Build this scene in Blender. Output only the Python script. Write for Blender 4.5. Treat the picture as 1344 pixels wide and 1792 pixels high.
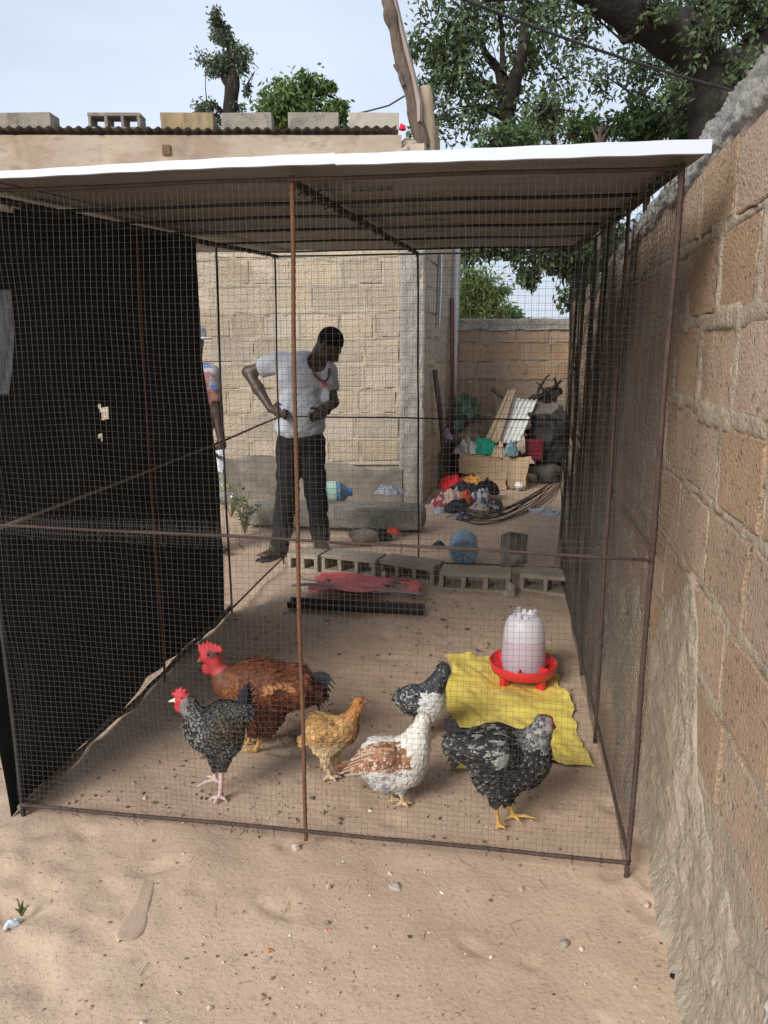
import bpy, math, random
import numpy as np
from mathutils import Vector, Matrix

R = math.radians
SC = bpy.context.scene
for o in list(bpy.data.objects):
    bpy.data.objects.remove(o)

# ------------------------------------------------------------------ camera
FPX, PITCH, CAMH = 1330.0, R(12.06), 1.55
cam = bpy.data.cameras.new('camera'); camo = bpy.data.objects.new('camera', cam)
SC.collection.objects.link(camo)
cam.sensor_fit = 'VERTICAL'; cam.sensor_height = 36.0; cam.lens = FPX / 1792 * 36.0
cam.clip_start = 0.05; cam.clip_end = 2000
camo.location = (0, 0, CAMH); camo.rotation_euler = (R(90) - PITCH, 0, 0)
SC.camera = camo
SC.render.resolution_x = 768; SC.render.resolution_y = 1024

# ------------------------------------------------------------------ sky, sun, exposure
SUN_ELEV, SUN_AZ = R(33), R(220)          # azimuth clockwise from +Y (hazy sun behind the camera, to the left)
world = bpy.data.worlds.new('World'); SC.world = world; world.use_nodes = True
nt = world.node_tree; nt.nodes.clear()
wo = nt.nodes.new('ShaderNodeOutputWorld'); bg = nt.nodes.new('ShaderNodeBackground')
sky = nt.nodes.new('ShaderNodeTexSky'); sky.sky_type = 'NISHITA'; sky.sun_disc = False
sky.sun_elevation = SUN_ELEV; sky.sun_rotation = SUN_AZ; sky.air_density = 1.0; sky.dust_density = 2.0
tc = nt.nodes.new('ShaderNodeTexCoord'); mp = nt.nodes.new('ShaderNodeMapping'); mp.inputs['Scale'].default_value = (1.0, 1.0, 2.6)
nz = nt.nodes.new('ShaderNodeTexNoise'); nz.inputs['Scale'].default_value = 1.7; nz.inputs['Detail'].default_value = 6; nz.inputs['Roughness'].default_value = .55
rp = nt.nodes.new('ShaderNodeValToRGB'); rp.color_ramp.elements[0].position = .34; rp.color_ramp.elements[0].color = (.62, .62, .62, 1)
rp.color_ramp.elements[1].position = .66; rp.color_ramp.elements[1].color = (.97, .97, .97, 1)
mx = nt.nodes.new('ShaderNodeMixRGB'); mx.inputs[2].default_value = (5.6, 6.4, 7.5, 1)
nt.links.new(tc.outputs['Generated'], mp.inputs['Vector']); nt.links.new(mp.outputs[0], nz.inputs['Vector'])
nt.links.new(nz.outputs['Fac'], rp.inputs[0]); nt.links.new(rp.outputs[0], mx.inputs[0]); nt.links.new(sky.outputs[0], mx.inputs[1])
nt.links.new(mx.outputs[0], bg.inputs[0]); bg.inputs[1].default_value = .10; nt.links.new(bg.outputs[0], wo.inputs[0])
sl = bpy.data.lights.new('sun', 'SUN'); sl.energy = 3.0; sl.angle = R(26); sl.color = (1, .96, .9)
so = bpy.data.objects.new('sun', sl); SC.collection.objects.link(so); so.location = (-3, -3, 8)
sd = Vector((math.sin(SUN_AZ) * math.cos(SUN_ELEV), math.cos(SUN_AZ) * math.cos(SUN_ELEV), math.sin(SUN_ELEV)))
so.rotation_euler = sd.to_track_quat('Z', 'Y').to_euler()
vs = SC.view_settings; vs.view_transform = 'Standard'; vs.look = 'None'; vs.gamma = 1; vs.exposure = 0.47; vs.use_curve_mapping = False
SC.render.engine = 'CYCLES'
try:
    SC.cycles.max_bounces = 6; SC.cycles.transparent_max_bounces = 8
except Exception: pass

# ------------------------------------------------------------------ helpers: pixels to places
def ray(x, y):
    a = (x - 672) / FPX; b = (896 - y) / FPX
    return np.array([a, math.cos(PITCH) + b * math.sin(PITCH), -math.sin(PITCH) + b * math.cos(PITCH)])
CAM = np.array([0, 0, CAMH])
def gnd(x, y, z=0.0):
    r = ray(x, y); return CAM + r * ((z - CAMH) / r[2])
def at(x, y, Y):
    r = ray(x, y); return CAM + r * (Y / r[1])
def onv(x, y, P, yaw):
    r = ray(x, y); n = np.array([math.cos(yaw), -math.sin(yaw)])
    return CAM + r * ((n @ np.array(P[:2])) / (n @ r[:2]))
def mpp(Y, z=0.6):                      # metres per photo pixel at distance Y
    return (Y * math.cos(PITCH) + (CAMH - z) * math.sin(PITCH)) / FPX

# ------------------------------------------------------------------ helpers: noise
def _h(ix, iy, iz, s):
    n = (ix * 374761393 + iy * 668265263 + iz * 1274126177 + s * 974711) & 0x7fffffff
    n = ((n ^ (n >> 13)) * 1274126177) & 0x7fffffff
    return ((n ^ (n >> 16)) & 0xffff) / 65535.0
def vn(p, s=0):
    p = np.asarray(p, float); i = np.floor(p).astype(np.int64); f = p - i; f = f * f * (3 - 2 * f)
    x, y, z = i[..., 0], i[..., 1], i[..., 2]; fx, fy, fz = f[..., 0], f[..., 1], f[..., 2]
    L = lambda a, b, t: a + (b - a) * t
    return L(L(L(_h(x, y, z, s), _h(x+1, y, z, s), fx), L(_h(x, y+1, z, s), _h(x+1, y+1, z, s), fx), fy),
             L(L(_h(x, y, z+1, s), _h(x+1, y, z+1, s), fx), L(_h(x, y+1, z+1, s), _h(x+1, y+1, z+1, s), fx), fy), fz) * 2 - 1
def fbm(p, o=4, s=0):
    p = np.asarray(p, float); a = 1.0; t = 0
    for k in range(o):
        t = t + a * vn(p, s + k * 17); p = p * 2.03; a *= .5
    return t
def p3(x, y, z=0.0):
    x, y, z = np.broadcast_arrays(np.asarray(x, float), np.asarray(y, float), np.asarray(z, float)); return np.stack([x, y, z], -1)

# ------------------------------------------------------------------ helpers: meshes
COL = SC.collection
class MB:
    def __init__(s): s.v = []; s.f = []; s.c = []; s.n = 0; s.smooth = False
    def add(s, v, f, c=None):
        v = np.asarray(v, float).reshape(-1, 3)
        s.v.append(v)
        if isinstance(f, np.ndarray): s.f.append((f + s.n).tolist())
        else: s.f.append([[i + s.n for i in q] for q in f])
        if c is not None:
            c = np.asarray(c, float)
            s.c.append(np.broadcast_to(c, (len(v), 3)))
        s.n += len(v); return s
    def box(s, c, d, rz=0.0, M=None, col=None):
        d = np.asarray(d) / 2.0
        v = np.array([[x, y, z] for x in (-1, 1) for y in (-1, 1) for z in (-1, 1)], float) * d
        if M is not None: v = v @ np.array(M.to_3x3()).T
        cz, sz = math.cos(rz), math.sin(rz)
        v = v @ np.array([[cz, sz, 0], [-sz, cz, 0], [0, 0, 1]]) + np.asarray(c)
        return s.add(v, [[0, 1, 3, 2], [4, 6, 7, 5], [0, 4, 5, 1], [2, 3, 7, 6], [0, 2, 6, 4], [1, 5, 7, 3]], col)
    def tube(s, pts, r, n=6, cap=True, col=None, flat=1.0):
        pts = np.asarray(pts, float); m = len(pts)
        r = np.broadcast_to(np.asarray(r, float), (m,))
        T = np.gradient(pts, axis=0); T /= np.linalg.norm(T, axis=1)[:, None] + 1e-12
        ref = np.array([0, 0, 1.0]) if abs(T[:, 2]).mean() < .8 else np.array([1.0, 0, 0])
        A = np.cross(T, ref); A /= np.linalg.norm(A, axis=1)[:, None] + 1e-12; B = np.cross(T, A)
        a = np.linspace(0, 2 * math.pi, n, endpoint=False)
        v = pts[:, None] + (A[:, None] * np.cos(a)[None, :, None] + flat * B[:, None] * np.sin(a)[None, :, None]) * r[:, None, None]
        i = np.arange(m - 1)[:, None] * n; j = np.arange(n)[None]; k = (j + 1) % n
        f = np.stack([i + j, i + k, i + n + k, i + n + j], -1).reshape(-1, 4).tolist()
        if cap: f += [list(range(n))[::-1], [(m - 1) * n + q for q in range(n)]]
        return s.add(v.reshape(-1, 3), f, col)
    def grid(s, P, col=None, close=False, mask=None):
        a, b = P.shape[:2]
        i = np.arange(a - 1)[:, None] * b; j = np.arange(b - 1)[None]
        f = np.stack([i + j, i + j + 1, i + b + j + 1, i + b + j], -1)
        f = f[mask] if mask is not None else f.reshape(-1, 4)
        return s.add(P.reshape(-1, 3), f, None if col is None else np.asarray(col).reshape(-1, 3) if np.ndim(col) > 1 else col)
    def lathe(s, prof, c=(0, 0, 0), n=24, col=None):
        prof = np.asarray(prof, float); a = np.linspace(0, 2 * math.pi, n, endpoint=False)
        v = np.stack([prof[:, 0][:, None] * np.cos(a), prof[:, 0][:, None] * np.sin(a), np.broadcast_to(prof[:, 1][:, None], (len(prof), n))], -1) + np.asarray(c)
        i = np.arange(len(prof) - 1)[:, None] * n; j = np.arange(n)[None]; k = (j + 1) % n
        f = np.stack([i + j, i + k, i + n + k, i + n + j], -1).reshape(-1, 4)
        return s.add(v.reshape(-1, 3), f, col)
def tag(o, label=None, cat=None, group=None, kind=None):
    if label: o['label'] = label
    if cat: o['category'] = cat
    if group: o['group'] = group
    if kind: o['kind'] = kind
    return o
LOC = {}
def thing(name, label, cat, loc, group=None):
    o = bpy.data.objects.new(name, None); COL.objects.link(o); o.location = tuple(loc); o.empty_display_size = .1
    LOC[o] = np.asarray(loc, float); return tag(o, label, cat, group)
def build(name, mb, m, parent=None, smooth=False, loc=None, mirror_ok=True):
    v = np.concatenate(mb.v); f = [q for l in mb.f for q in l]
    base = np.zeros(3)
    if parent is not None: base = LOC[parent]
    elif loc is not None: base = np.asarray(loc, float)
    me = bpy.data.meshes.new(name); me.from_pydata((v - base).tolist(), [], f)
    if mb.c:
        ca = me.color_attributes.new('Col', 'FLOAT_COLOR', 'POINT')
        c4 = np.ones((len(v), 4)); c4[:, :3] = np.concatenate(mb.c); ca.data.foreach_set('color', c4.ravel())
    if smooth: me.polygons.foreach_set('use_smooth', [True] * len(me.polygons))
    me.materials.append(m); me.update()
    o = bpy.data.objects.new(name, me); COL.objects.link(o)
    if parent is not None:
        o.parent = parent; LOC[o] = np.asarray(base, float)
    else:
        o.location = tuple(base); LOC[o] = np.asarray(base, float)
    return o
def inst(name, me, parent, loc, rz=0.0, scale=(1, 1, 1), m=None):
    o = bpy.data.objects.new(name, me); COL.objects.link(o); o.parent = parent
    o.location = tuple(np.asarray(loc) - LOC[parent]); o.rotation_euler = (0, 0, rz); o.scale = scale
    return o

# ------------------------------------------------------------------ helpers: implicit bodies (one continuous skin)
class SDF:
    def __init__(s, k=.02): s.p = []; s.k = k
    def cone(s, a, b, ra, rb, col=(1, 1, 1), k=None): s.p.append(('c', np.asarray(a, float), np.asarray(b, float), ra, rb, col, s.k if k is None else k)); return s
    def ell(s, c, r, M=None, col=(1, 1, 1), k=None): s.p.append(('e', np.asarray(c, float), np.asarray(r, float), M, 0, col, s.k if k is None else k)); return s
    def chain(s, pts, rs, col=(1, 1, 1), k=None):
        for i in range(len(pts) - 1): s.cone(pts[i], pts[i+1], rs[i], rs[i+1], col, k)
        return s
    def mesh(s, h, clip=None, rough=0.0, rscale=20.0, grow=0.0):
        lo = np.full(3, 1e9); hi = -lo
        bb = []
        for q in s.p:
            if q[0] == 'c': m = max(q[3], q[4]); l = np.minimum(q[1], q[2]) - m; u = np.maximum(q[1], q[2]) + m
            else: m = q[2].max(); l = q[1] - m; u = q[1] + m
            bb.append((l, u)); lo = np.minimum(lo, l); hi = np.maximum(hi, u)
        lo = lo - 4 * h - grow; hi = hi + 4 * h + grow
        n = np.ceil((hi - lo) / h).astype(int) + 1
        F = np.full(n, 1.0, np.float32); I = np.zeros(n, np.int16); D = np.full(n, 1.0, np.float32)
        ax = [lo[i] + h * np.arange(n[i]) for i in range(3)]
        for qi, (q, (l, u)) in enumerate(zip(s.p, bb)):
            mg = q[6] + 3 * h + grow
            i0 = np.maximum(np.floor((l - mg - lo) / h).astype(int), 0); i1 = np.minimum(np.ceil((u + mg - lo) / h).astype(int) + 1, n)
            sl = tuple(slice(a, b) for a, b in zip(i0, i1))
            P = np.stack(np.meshgrid(ax[0][sl[0]], ax[1][sl[1]], ax[2][sl[2]], indexing='ij'), -1)
            if q[0] == 'c':
                ab = q[2] - q[1]; L2 = ab @ ab + 1e-12
                t = np.clip(((P - q[1]) @ ab) / L2, 0, 1)
                d = np.linalg.norm(P - q[1] - t[..., None] * ab, axis=-1) - (q[3] + (q[4] - q[3]) * t)
            else:
                V = P - q[1]
                if q[3] is not None: V = V @ q[3]          # M columns = local axes
                kk = np.linalg.norm(V / q[2], axis=-1); k2 = np.linalg.norm(V / q[2] ** 2, axis=-1) + 1e-9
                d = kk * (kk - 1) / k2
            f = F[sl]; k = q[6] + 1e-6
            hh = np.maximum(k - np.abs(f - d), 0) / k
            F[sl] = np.minimum(f, d) - hh * hh * k * .25
            I[sl] = np.where(d < D[sl], qi, I[sl]); D[sl] = np.minimum(D[sl], d)
        F = F - grow
        G = np.stack(np.meshgrid(*ax, indexing='ij'), -1) if (clip or rough) else None
        if rough: F = F + rough * fbm(G * rscale, 3, 5).astype(np.float32)
        if clip: F = np.maximum(F, clip(G).astype(np.float32))
        # surface nets
        S = F < 0
        a, b, c = [x - 1 for x in n]
        cs = lambda A, i, j, k: A[i:i+a, j:j+b, k:k+c]
        pos = np.zeros((a, b, c, 3), np.float32); cnt = np.zeros((a, b, c), np.float32)
        for i in (0, 1):
            for j in (0, 1):
                for axn in range(3):
                    o0 = [0, 0, 0]; others = [x for x in range(3) if x != axn]
                    o0[others[0]] = i; o0[others[1]] = j; o1 = list(o0); o1[axn] = 1
                    f0 = cs(F, *o0); f1 = cs(F, *o1); cr = (f0 < 0) != (f1 < 0)
                    t = np.where(cr, f0 / (f0 - f1 + 1e-20), 0)
                    for d in range(3):
                        pos[..., d] += np.where(cr, o0[d] + (t if d == axn else 0), 0)
                    cnt += cr
        act = cnt > 0; idx = np.full((a, b, c), -1, np.int64); idx[act] = np.arange(act.sum())
        cell = np.argwhere(act); V = lo + (cell + pos[act] / cnt[act][:, None]) * h
        ci = I[:-1, :-1, :-1][act]
        faces = []
        for axn in range(3):
            u, w = [(1, 2), (2, 0), (0, 1)][axn]
            s0 = [slice(None)] * 3; s1 = [slice(None)] * 3; s0[axn] = slice(0, -1); s1[axn] = slice(1, None)
            A = S[tuple(s0)]; B = S[tuple(s1)]
            e = np.argwhere(A != B); e = e[(e[:, u] > 0) & (e[:, w] > 0) & (e[:, u] < n[u] - 1) & (e[:, w] < n[w] - 1)]
            if not len(e): continue
            du = np.zeros(3, int); du[u] = 1; dw = np.zeros(3, int); dw[w] = 1
            g = lambda z: idx[z[:, 0], z[:, 1], z[:, 2]]
            q = np.stack([g(e - du - dw), g(e - dw), g(e), g(e - du)], -1)
            ins = A[e[:, 0], e[:, 1], e[:, 2]]; q[~ins] = q[~ins][:, ::-1]
            faces.append(q[(q >= 0).all(1)])
        faces = np.concatenate(faces)
        cols = np.array([q[5] for q in s.p], float)[ci]
        return V, faces, cols
def normals(V, Fq):
    N = np.zeros_like(V); n = np.cross(V[Fq[:, 2]] - V[Fq[:, 0]], V[Fq[:, 3]] - V[Fq[:, 1]])
    for k in range(4): np.add.at(N, Fq[:, k], n)
    return N / (np.linalg.norm(N, axis=1)[:, None] + 1e-12)
def sdf_obj(name, sd, h, m, parent=None, loc=None, **kw):
    V, Fq, C = sd.mesh(h, **kw); mb = MB(); mb.add(V, Fq, C); return build(name, mb, m, parent, True, loc)

# ------------------------------------------------------------------ helpers: materials
def pm(name, c1, c2=None, scale=4.0, rough=.85, bump=.0, bscale=60.0, rnd=0.0, spot=None, spec=.25, metal=0.0, world=True, detail=8, trans=0.0, vcol=False, blur=.25, pits=None, hue=0.0, transl=0.0, stretch=None, bdist=.012):
    m = bpy.data.materials.new(name); m.use_nodes = True; t = m.node_tree; N = t.nodes; L = t.links; N.clear()
    out = N.new('ShaderNodeOutputMaterial'); b = N.new('ShaderNodeBsdfPrincipled')
    b.inputs['Roughness'].default_value = rough; b.inputs['Metallic'].default_value = metal
    b.inputs['Specular IOR Level'].default_value = spec
    if trans: b.inputs['Transmission Weight'].default_value = trans
    if world: co = N.new('ShaderNodeNewGeometry').outputs['Position']
    else: co = N.new('ShaderNodeTexCoord').outputs['Object']
    if stretch:
        mpn = N.new('ShaderNodeMapping'); mpn.inputs['Scale'].default_value = stretch; L.new(co, mpn.inputs['Vector']); co = mpn.outputs[0]
    def noise(sc, det=8, ro=.6):
        q = N.new('ShaderNodeTexNoise'); q.inputs['Scale'].default_value = sc; q.inputs['Detail'].default_value = det; q.inputs['Roughness'].default_value = ro
        L.new(co, q.inputs['Vector']); return q.outputs['Fac']
    def ramp(src, a, bb, ca=(0, 0, 0, 1), cb=(1, 1, 1, 1)):
        q = N.new('ShaderNodeValToRGB'); q.color_ramp.elements[0].position = a; q.color_ramp.elements[1].position = bb
        q.color_ramp.elements[0].color = ca; q.color_ramp.elements[1].color = cb; L.new(src, q.inputs[0]); return q.outputs[0]
    def mix(fac, A, B, mode='MIX'):
        q = N.new('ShaderNodeMixRGB'); q.blend_type = mode
        for i, x in ((0, fac), (1, A), (2, B)):
            if isinstance(x, (int, float)): q.inputs[i].default_value = x
            elif isinstance(x, tuple): q.inputs[i].default_value = (*x[:3], 1)
            else: L.new(x, q.inputs[i])
        return q.outputs[0]
    if vcol:
        a = N.new('ShaderNodeAttribute'); a.attribute_name = 'Col'; col = a.outputs['Color']
        if c2 is not None: col = mix(1.0, col, mix(ramp(noise(scale, detail), .5 - blur, .5 + blur), c1, c2), 'MULTIPLY')
    else:
        col = mix(ramp(noise(scale, detail), .5 - blur, .5 + blur), c1, c2 if c2 is not None else c1)
    if spot:
        for (sc, lo, hi, sccol, amt) in spot:
            f = ramp(noise(sc, 6), lo, hi); f2 = N.new('ShaderNodeMath'); f2.operation = 'MULTIPLY'; L.new(f, f2.inputs[0]); f2.inputs[1].default_value = amt
            col = mix(f2.outputs[0], col, sccol)
    if rnd or hue:
        oi = N.new('ShaderNodeObjectInfo')
        hs = N.new('ShaderNodeHueSaturation')
        mr = N.new('ShaderNodeMapRange'); mr.inputs[3].default_value = 1 - rnd; mr.inputs[4].default_value = 1 + rnd; L.new(oi.outputs['Random'], mr.inputs[0])
        L.new(mr.outputs[0], hs.inputs['Value'])
        if hue:
            w = N.new('ShaderNodeMath'); w.operation = 'MULTIPLY'; w.inputs[1].default_value = 7.31; L.new(oi.outputs['Random'], w.inputs[0])
            w2 = N.new('ShaderNodeMath'); w2.operation = 'FRACT'; L.new(w.outputs[0], w2.inputs[0])
            mr2 = N.new('ShaderNodeMapRange'); mr2.inputs[3].default_value = .5 - hue; mr2.inputs[4].default_value = .5 + hue; L.new(w2.outputs[0], mr2.inputs[0])
            L.new(mr2.outputs[0], hs.inputs['Hue'])
            mr3 = N.new('ShaderNodeMapRange'); mr3.inputs[3].default_value = .82; mr3.inputs[4].default_value = 1.12; L.new(w2.outputs[0], mr3.inputs[0]); L.new(mr3.outputs[0], hs.inputs['Saturation'])
        L.new(col, hs.inputs['Color']); col = hs.outputs[0]
    L.new(col, b.inputs['Base Color'])
    hgt = None
    if bump:
        hgt = noise(bscale, 6, .65)
        if pits:
            v = N.new('ShaderNodeTexVoronoi'); v.inputs['Scale'].default_value = pits[0]; L.new(co, v.inputs['Vector'])
            pr = ramp(v.outputs['Distance'], .0, pits[1]); hgt = mix(.55, hgt, pr, 'MULTIPLY')
        bn = N.new('ShaderNodeBump'); bn.inputs['Strength'].default_value = bump; bn.inputs['Distance'].default_value = bdist
        L.new(hgt, bn.inputs['Height']); L.new(bn.outputs[0], b.inputs['Normal'])
    sh = b.outputs[0]
    if transl:
        tr = N.new('ShaderNodeBsdfTranslucent'); L.new(col, tr.inputs[0]); ms = N.new('ShaderNodeMixShader'); ms.inputs[0].default_value = transl
        L.new(sh, ms.inputs[1]); L.new(tr.outputs[0], ms.inputs[2]); sh = ms.outputs[0]
    L.new(sh, out.inputs[0]); return m

random.seed(7); rng = np.random.default_rng(11)
M = {}
M['sand'] = pm('sand', (.45, .325, .235), (.515, .385, .285), 2.2, .95, .55, 70, bdist=.007, spot=[(.9, .48, .66, (.41, .29, .21), .7), (8, .56, .68, (.39, .28, .205), .5), (95, .60, .65, (.2, .145, .11), .6), (34, .60, .68, (.33, .235, .17), .6), (170, .65, .68, (.66, .58, .5), .5)])
M['brick'] = pm('laterite block', (.37, .255, .172), (.485, .35, .245), 7, .95, 1.0, 95, rnd=.10, hue=.002, spot=[(14, .54, .70, (.29, .21, .155), .55), (48, .585, .64, (.12, .085, .065), .75), (110, .58, .64, (.17, .12, .09), .65), (95, .61, .67, (.62, .50, .37), .5)], pits=(75, .5), bdist=.012)  # fine dark spots paint the crevice shade of small pits into the block colour
M['mortar'] = pm('grey mortar', (.35, .28, .21), (.49, .415, .32), 6, .95, 1.0, 60, bdist=.02, spot=[(60, .60, .66, (.16, .14, .12), .6), (20, .58, .70, (.24, .21, .18), .6), (3, .5, .7, (.40, .31, .24), .4)], pits=(60, .3))
M['coping'] = pm('weathered cement', (.26, .24, .21), (.50, .47, .415), 34, .95, 1.0, 80, bdist=.02, spot=[(6, .5, .68, (.17, .155, .135), .6)], pits=(60, .4))
M['footing'] = pm('rough cement render', (.31, .255, .195), (.415, .355, .27), 3.5, .95, 1.0, 40, bdist=.016, spot=[(9, .55, .72, (.30, .24, .19), .6), (40, .64, .74, (.18, .16, .13), .6), (1.2, .5, .62, (.44, .36, .27), .5)], pits=(35, .3))
M['aggregate'] = pm('exposed aggregate', (.45, .40, .35), (.68, .64, .58), 30, .9, .8, 50, spot=[(45, .6, .7, (.3, .26, .23), .6)])
M['house_block'] = pm('cream block', (.43, .355, .265), (.53, .445, .335), 4, .95, .8, 45, rnd=.12, hue=.004, spot=[(2.2, .5, .6, (.36, .31, .255), .55), (9, .54, .66, (.38, .31, .23), .6), (45, .60, .67, (.25, .19, .14), .6), (1.1, .5, .62, (.45, .395, .32), .6)], pits=(50, .3), bdist=.02)
M['house_mortar'] = pm('pale mortar', (.40, .34, .265), (.50, .43, .335), 5, .95, .8, 50, spot=[(2, .5, .64, (.38, .33, .27), .5), (45, .6, .67, (.25, .2, .15), .5)], bdist=.02)
M['plaster'] = pm('stained plaster', (.35, .285, .22), (.46, .385, .305), 2.0, .9, .5, 40, spot=[(1.3, .48, .60, (.29, .22, .16), .75), (5, .56, .68, (.22, .175, .135), .6)], stretch=(1, 1, 2.2))
M['damp_plaster'] = pm('damp plinth render', (.09, .082, .07), (.29, .25, .20), 3.2, .9, .5, 45, spot=[(7, .55, .7, (.10, .095, .085), .6)])
M['concrete'] = pm('aged concrete', (.20, .18, .15), (.36, .32, .265), 6, .92, .8, 60, spot=[(5, .5, .6, (.12, .105, .085), .5), (16, .54, .64, (.14, .13, .115), .6)], rnd=.1)
M['hollow_block'] = pm('sandy hollow block', (.27, .23, .18), (.40, .34, .265), 8, .95, .7, 70, spot=[(20, .58, .72, (.18, .15, .12), .5)], rnd=.12)
M['wire'] = pm('galvanised wire', (.055, .045, .04), (.095, .08, .07), 9, .6, spec=.35, metal=.2)
M['rebar'] = pm('rusty rebar', (.045, .032, .028), (.10, .062, .047), 20, .8, .4, 150, spec=.3)
M['rebar_red'] = pm('orange rusty rebar', (.11, .055, .032), (.20, .095, .05), 16, .85, .4, 150, spec=.2)
M['rebar_dusty'] = pm('dusty rebar', (.14, .105, .08), (.25, .195, .15), 16, .9)
M['dark_steel'] = pm('dark steel', (.02, .02, .02), (.045, .04, .037), 10, .7, spec=.25)
M['net'] = pm('black shade net', (.010, .014, .014), (.022, .028, .028), 3, .85, .4, 400, spec=.2, spot=[(1.4, .62, .75, (.035, .042, .045), .5)])
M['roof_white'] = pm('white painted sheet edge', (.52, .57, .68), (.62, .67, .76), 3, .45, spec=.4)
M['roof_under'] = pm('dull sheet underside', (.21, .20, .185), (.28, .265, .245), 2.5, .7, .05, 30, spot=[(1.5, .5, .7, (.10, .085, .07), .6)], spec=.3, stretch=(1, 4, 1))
M['tin'] = pm('old zinc', (.16, .14, .125), (.30, .27, .24), 5, .75, spec=.3, metal=.3, spot=[(3, .55, .7, (.12, .09, .075), .6)])
M['timber'] = pm('grey weathered timber', (.06, .045, .036), (.20, .155, .12), 9, .9, .8, 40, stretch=(6, 6, .6))
M['timber_pale'] = pm('pale split timber', (.30, .235, .165), (.46, .365, .26), 6, .9, .6, 40, stretch=(6, 6, .6))
M['bark'] = pm('dark bark', (.011, .009, .0075), (.04, .032, .026), 7, .95, 1.0, 14, stretch=(1, 1, .45), bdist=.06, spot=[(5, .55, .68, (.09, .08, .07), .5)])
M['leaf'] = pm('leaf', (1, 1, 1), vcol=True, rough=.55, spec=.35, transl=.35)
M['feather'] = pm('feather', (.85, .85, .85), (1.1, 1.1, 1.1), 60, vcol=True, rough=.7, spec=.25, world=False)
M['flesh'] = pm('bird skin', (.85, .85, .85), (1.1, 1.1, 1.1), 40, vcol=True, rough=.55, spec=.4, world=False, bump=.3, bscale=120)
M['debris'] = pm('debris', (1, 1, 1), vcol=True, rough=.95)
M['cloth'] = pm('cloth', (.8, .8, .8), (1.1, 1.1, 1.1), 14, vcol=True, rough=.95, spec=.1, bump=.25, bscale=250)
M['plastic'] = pm('plastic', (.9, .9, .9), (1.05, 1.05, 1.05), 9, vcol=True, rough=.4, spec=.45)
# ================================================================== GROUND
def stretch_axis(lo, hi, step, far, growth=1.35):
    a = list(np.arange(lo, hi + 1e-6, step)); s = step
    while a[-1] < far: s *= growth; a.append(a[-1] + s)
    s = step
    while a[0] > -far: s *= growth; a.insert(0, a[0] - s)
    return np.array(a)
def ground_h(x, y):
    h = .016 * fbm(p3(x * 1.3, y * 1.3), 3, 3) + .0045 * fbm(p3(x * 7, y * 7), 3, 9) + .002 * np.maximum(fbm(p3(x * 24, y * 24), 2, 21), 0)
    return h
gx = stretch_axis(-2.4, 1.6, .022, 900); gy = stretch_axis(.7, 6.2, .022, 900)
X, Y = np.meshgrid(gx, gy, indexing='ij')
fade = np.clip(1.6 - (np.abs(X) + np.abs(Y - 3)) / 14, 0, 1)
Z = ground_h(X, Y) * fade
# trampled dimples
for k in range(150):
    cx, cy = rng.uniform(-2.2, 1.0), rng.uniform(.9, 5.0); a = rng.uniform(0, 3.14); l, w = rng.uniform(.03, .10), rng.uniform(.02, .045)
    m = (np.abs(gx - cx) < .3); n_ = (np.abs(gy - cy) < .3)
    ii = np.ix_(m, n_); dx = X[ii] - cx; dy = Y[ii] - cy
    u = dx * math.cos(a) + dy * math.sin(a); v = -dx * math.sin(a) + dy * math.cos(a)
    q = (u / l) ** 2 + (v / w) ** 2
    Z[ii] += -.010 * np.exp(-q) + .006 * np.exp(-(q - 1.6) ** 2 * 2)
# disturbed, lumpy sand outside the pen on the left
lump = np.exp(-((X + 1.25) / .45) ** 2 - ((Y - 1.75) / .5) ** 2)
Z += lump * .02 * fbm(p3(X * 14, Y * 14), 3, 77)
Z -= .006
gm = MB(); gm.grid(np.stack([X, Y, Z], -1)[:, ::-1])
ground = build('ground', gm, M['sand'], smooth=True); tag(ground, kind='structure')
def gz(x, y):
    i = np.clip(np.searchsorted(gx, x), 1, len(gx) - 1); j = np.clip(np.searchsorted(gy, y), 1, len(gy) - 1); return float(Z[i, j])

# ================================================================== BOUNDARY WALL (right) AND REAR WALL
def make_blocks(nvar, amp, seed, nu=8, nv=6):
    out = []
    for k in range(nvar):
        u = np.r_[-.5, np.linspace(-.486, .486, nu - 1), .5]; v = np.r_[-.5, np.linspace(-.472, .472, nv - 1), .5]
        U, V_ = np.meshgrid(u, v, indexing='ij')
        edge = np.maximum(np.abs(U) / .5, np.abs(V_) / .5) > .99; corner = (np.abs(U) > .49) & (np.abs(V_) > .49)
        n1 = fbm(p3(U * 4 + k * 9, V_ * 3, seed), 3, seed + k)
        Yd = amp * n1 - edge * .003 - corner * .003
        U2 = U + edge * .018 * vn(p3(U * 9, V_ * 7, k + 50), seed); V2 = V_ + edge * .03 * vn(p3(U * 9, V_ * 7, k + 90), seed)
        P = np.stack([U2, Yd, V2], -1)
        mb = MB(); mb.grid(P[1:-1, 1:-1]); e_ = np.zeros((nu, nv), bool); e_[0] = e_[-1] = True; e_[:, 0] = e_[:, -1] = True; mb.grid(P, mask=e_); mb.nsm = (nu - 2) * (nv - 2)
        rim = [(i, 0) for i in range(nu)] + [(nu, j) for j in range(nv)] + [(i, nv) for i in range(nu, 0, -1)] + [(0, j) for j in range(nv, 0, -1)]
        pr = np.array([P[i, j] for i, j in rim]); bk = pr.copy(); bk[:, 1] = -.10; n = len(rim)
        mb.add(np.concatenate([pr, bk]), [[i, i + n, (i + 1) % n + n, (i + 1) % n] for i in range(n)])
        out.append(mb)
    return out
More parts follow.
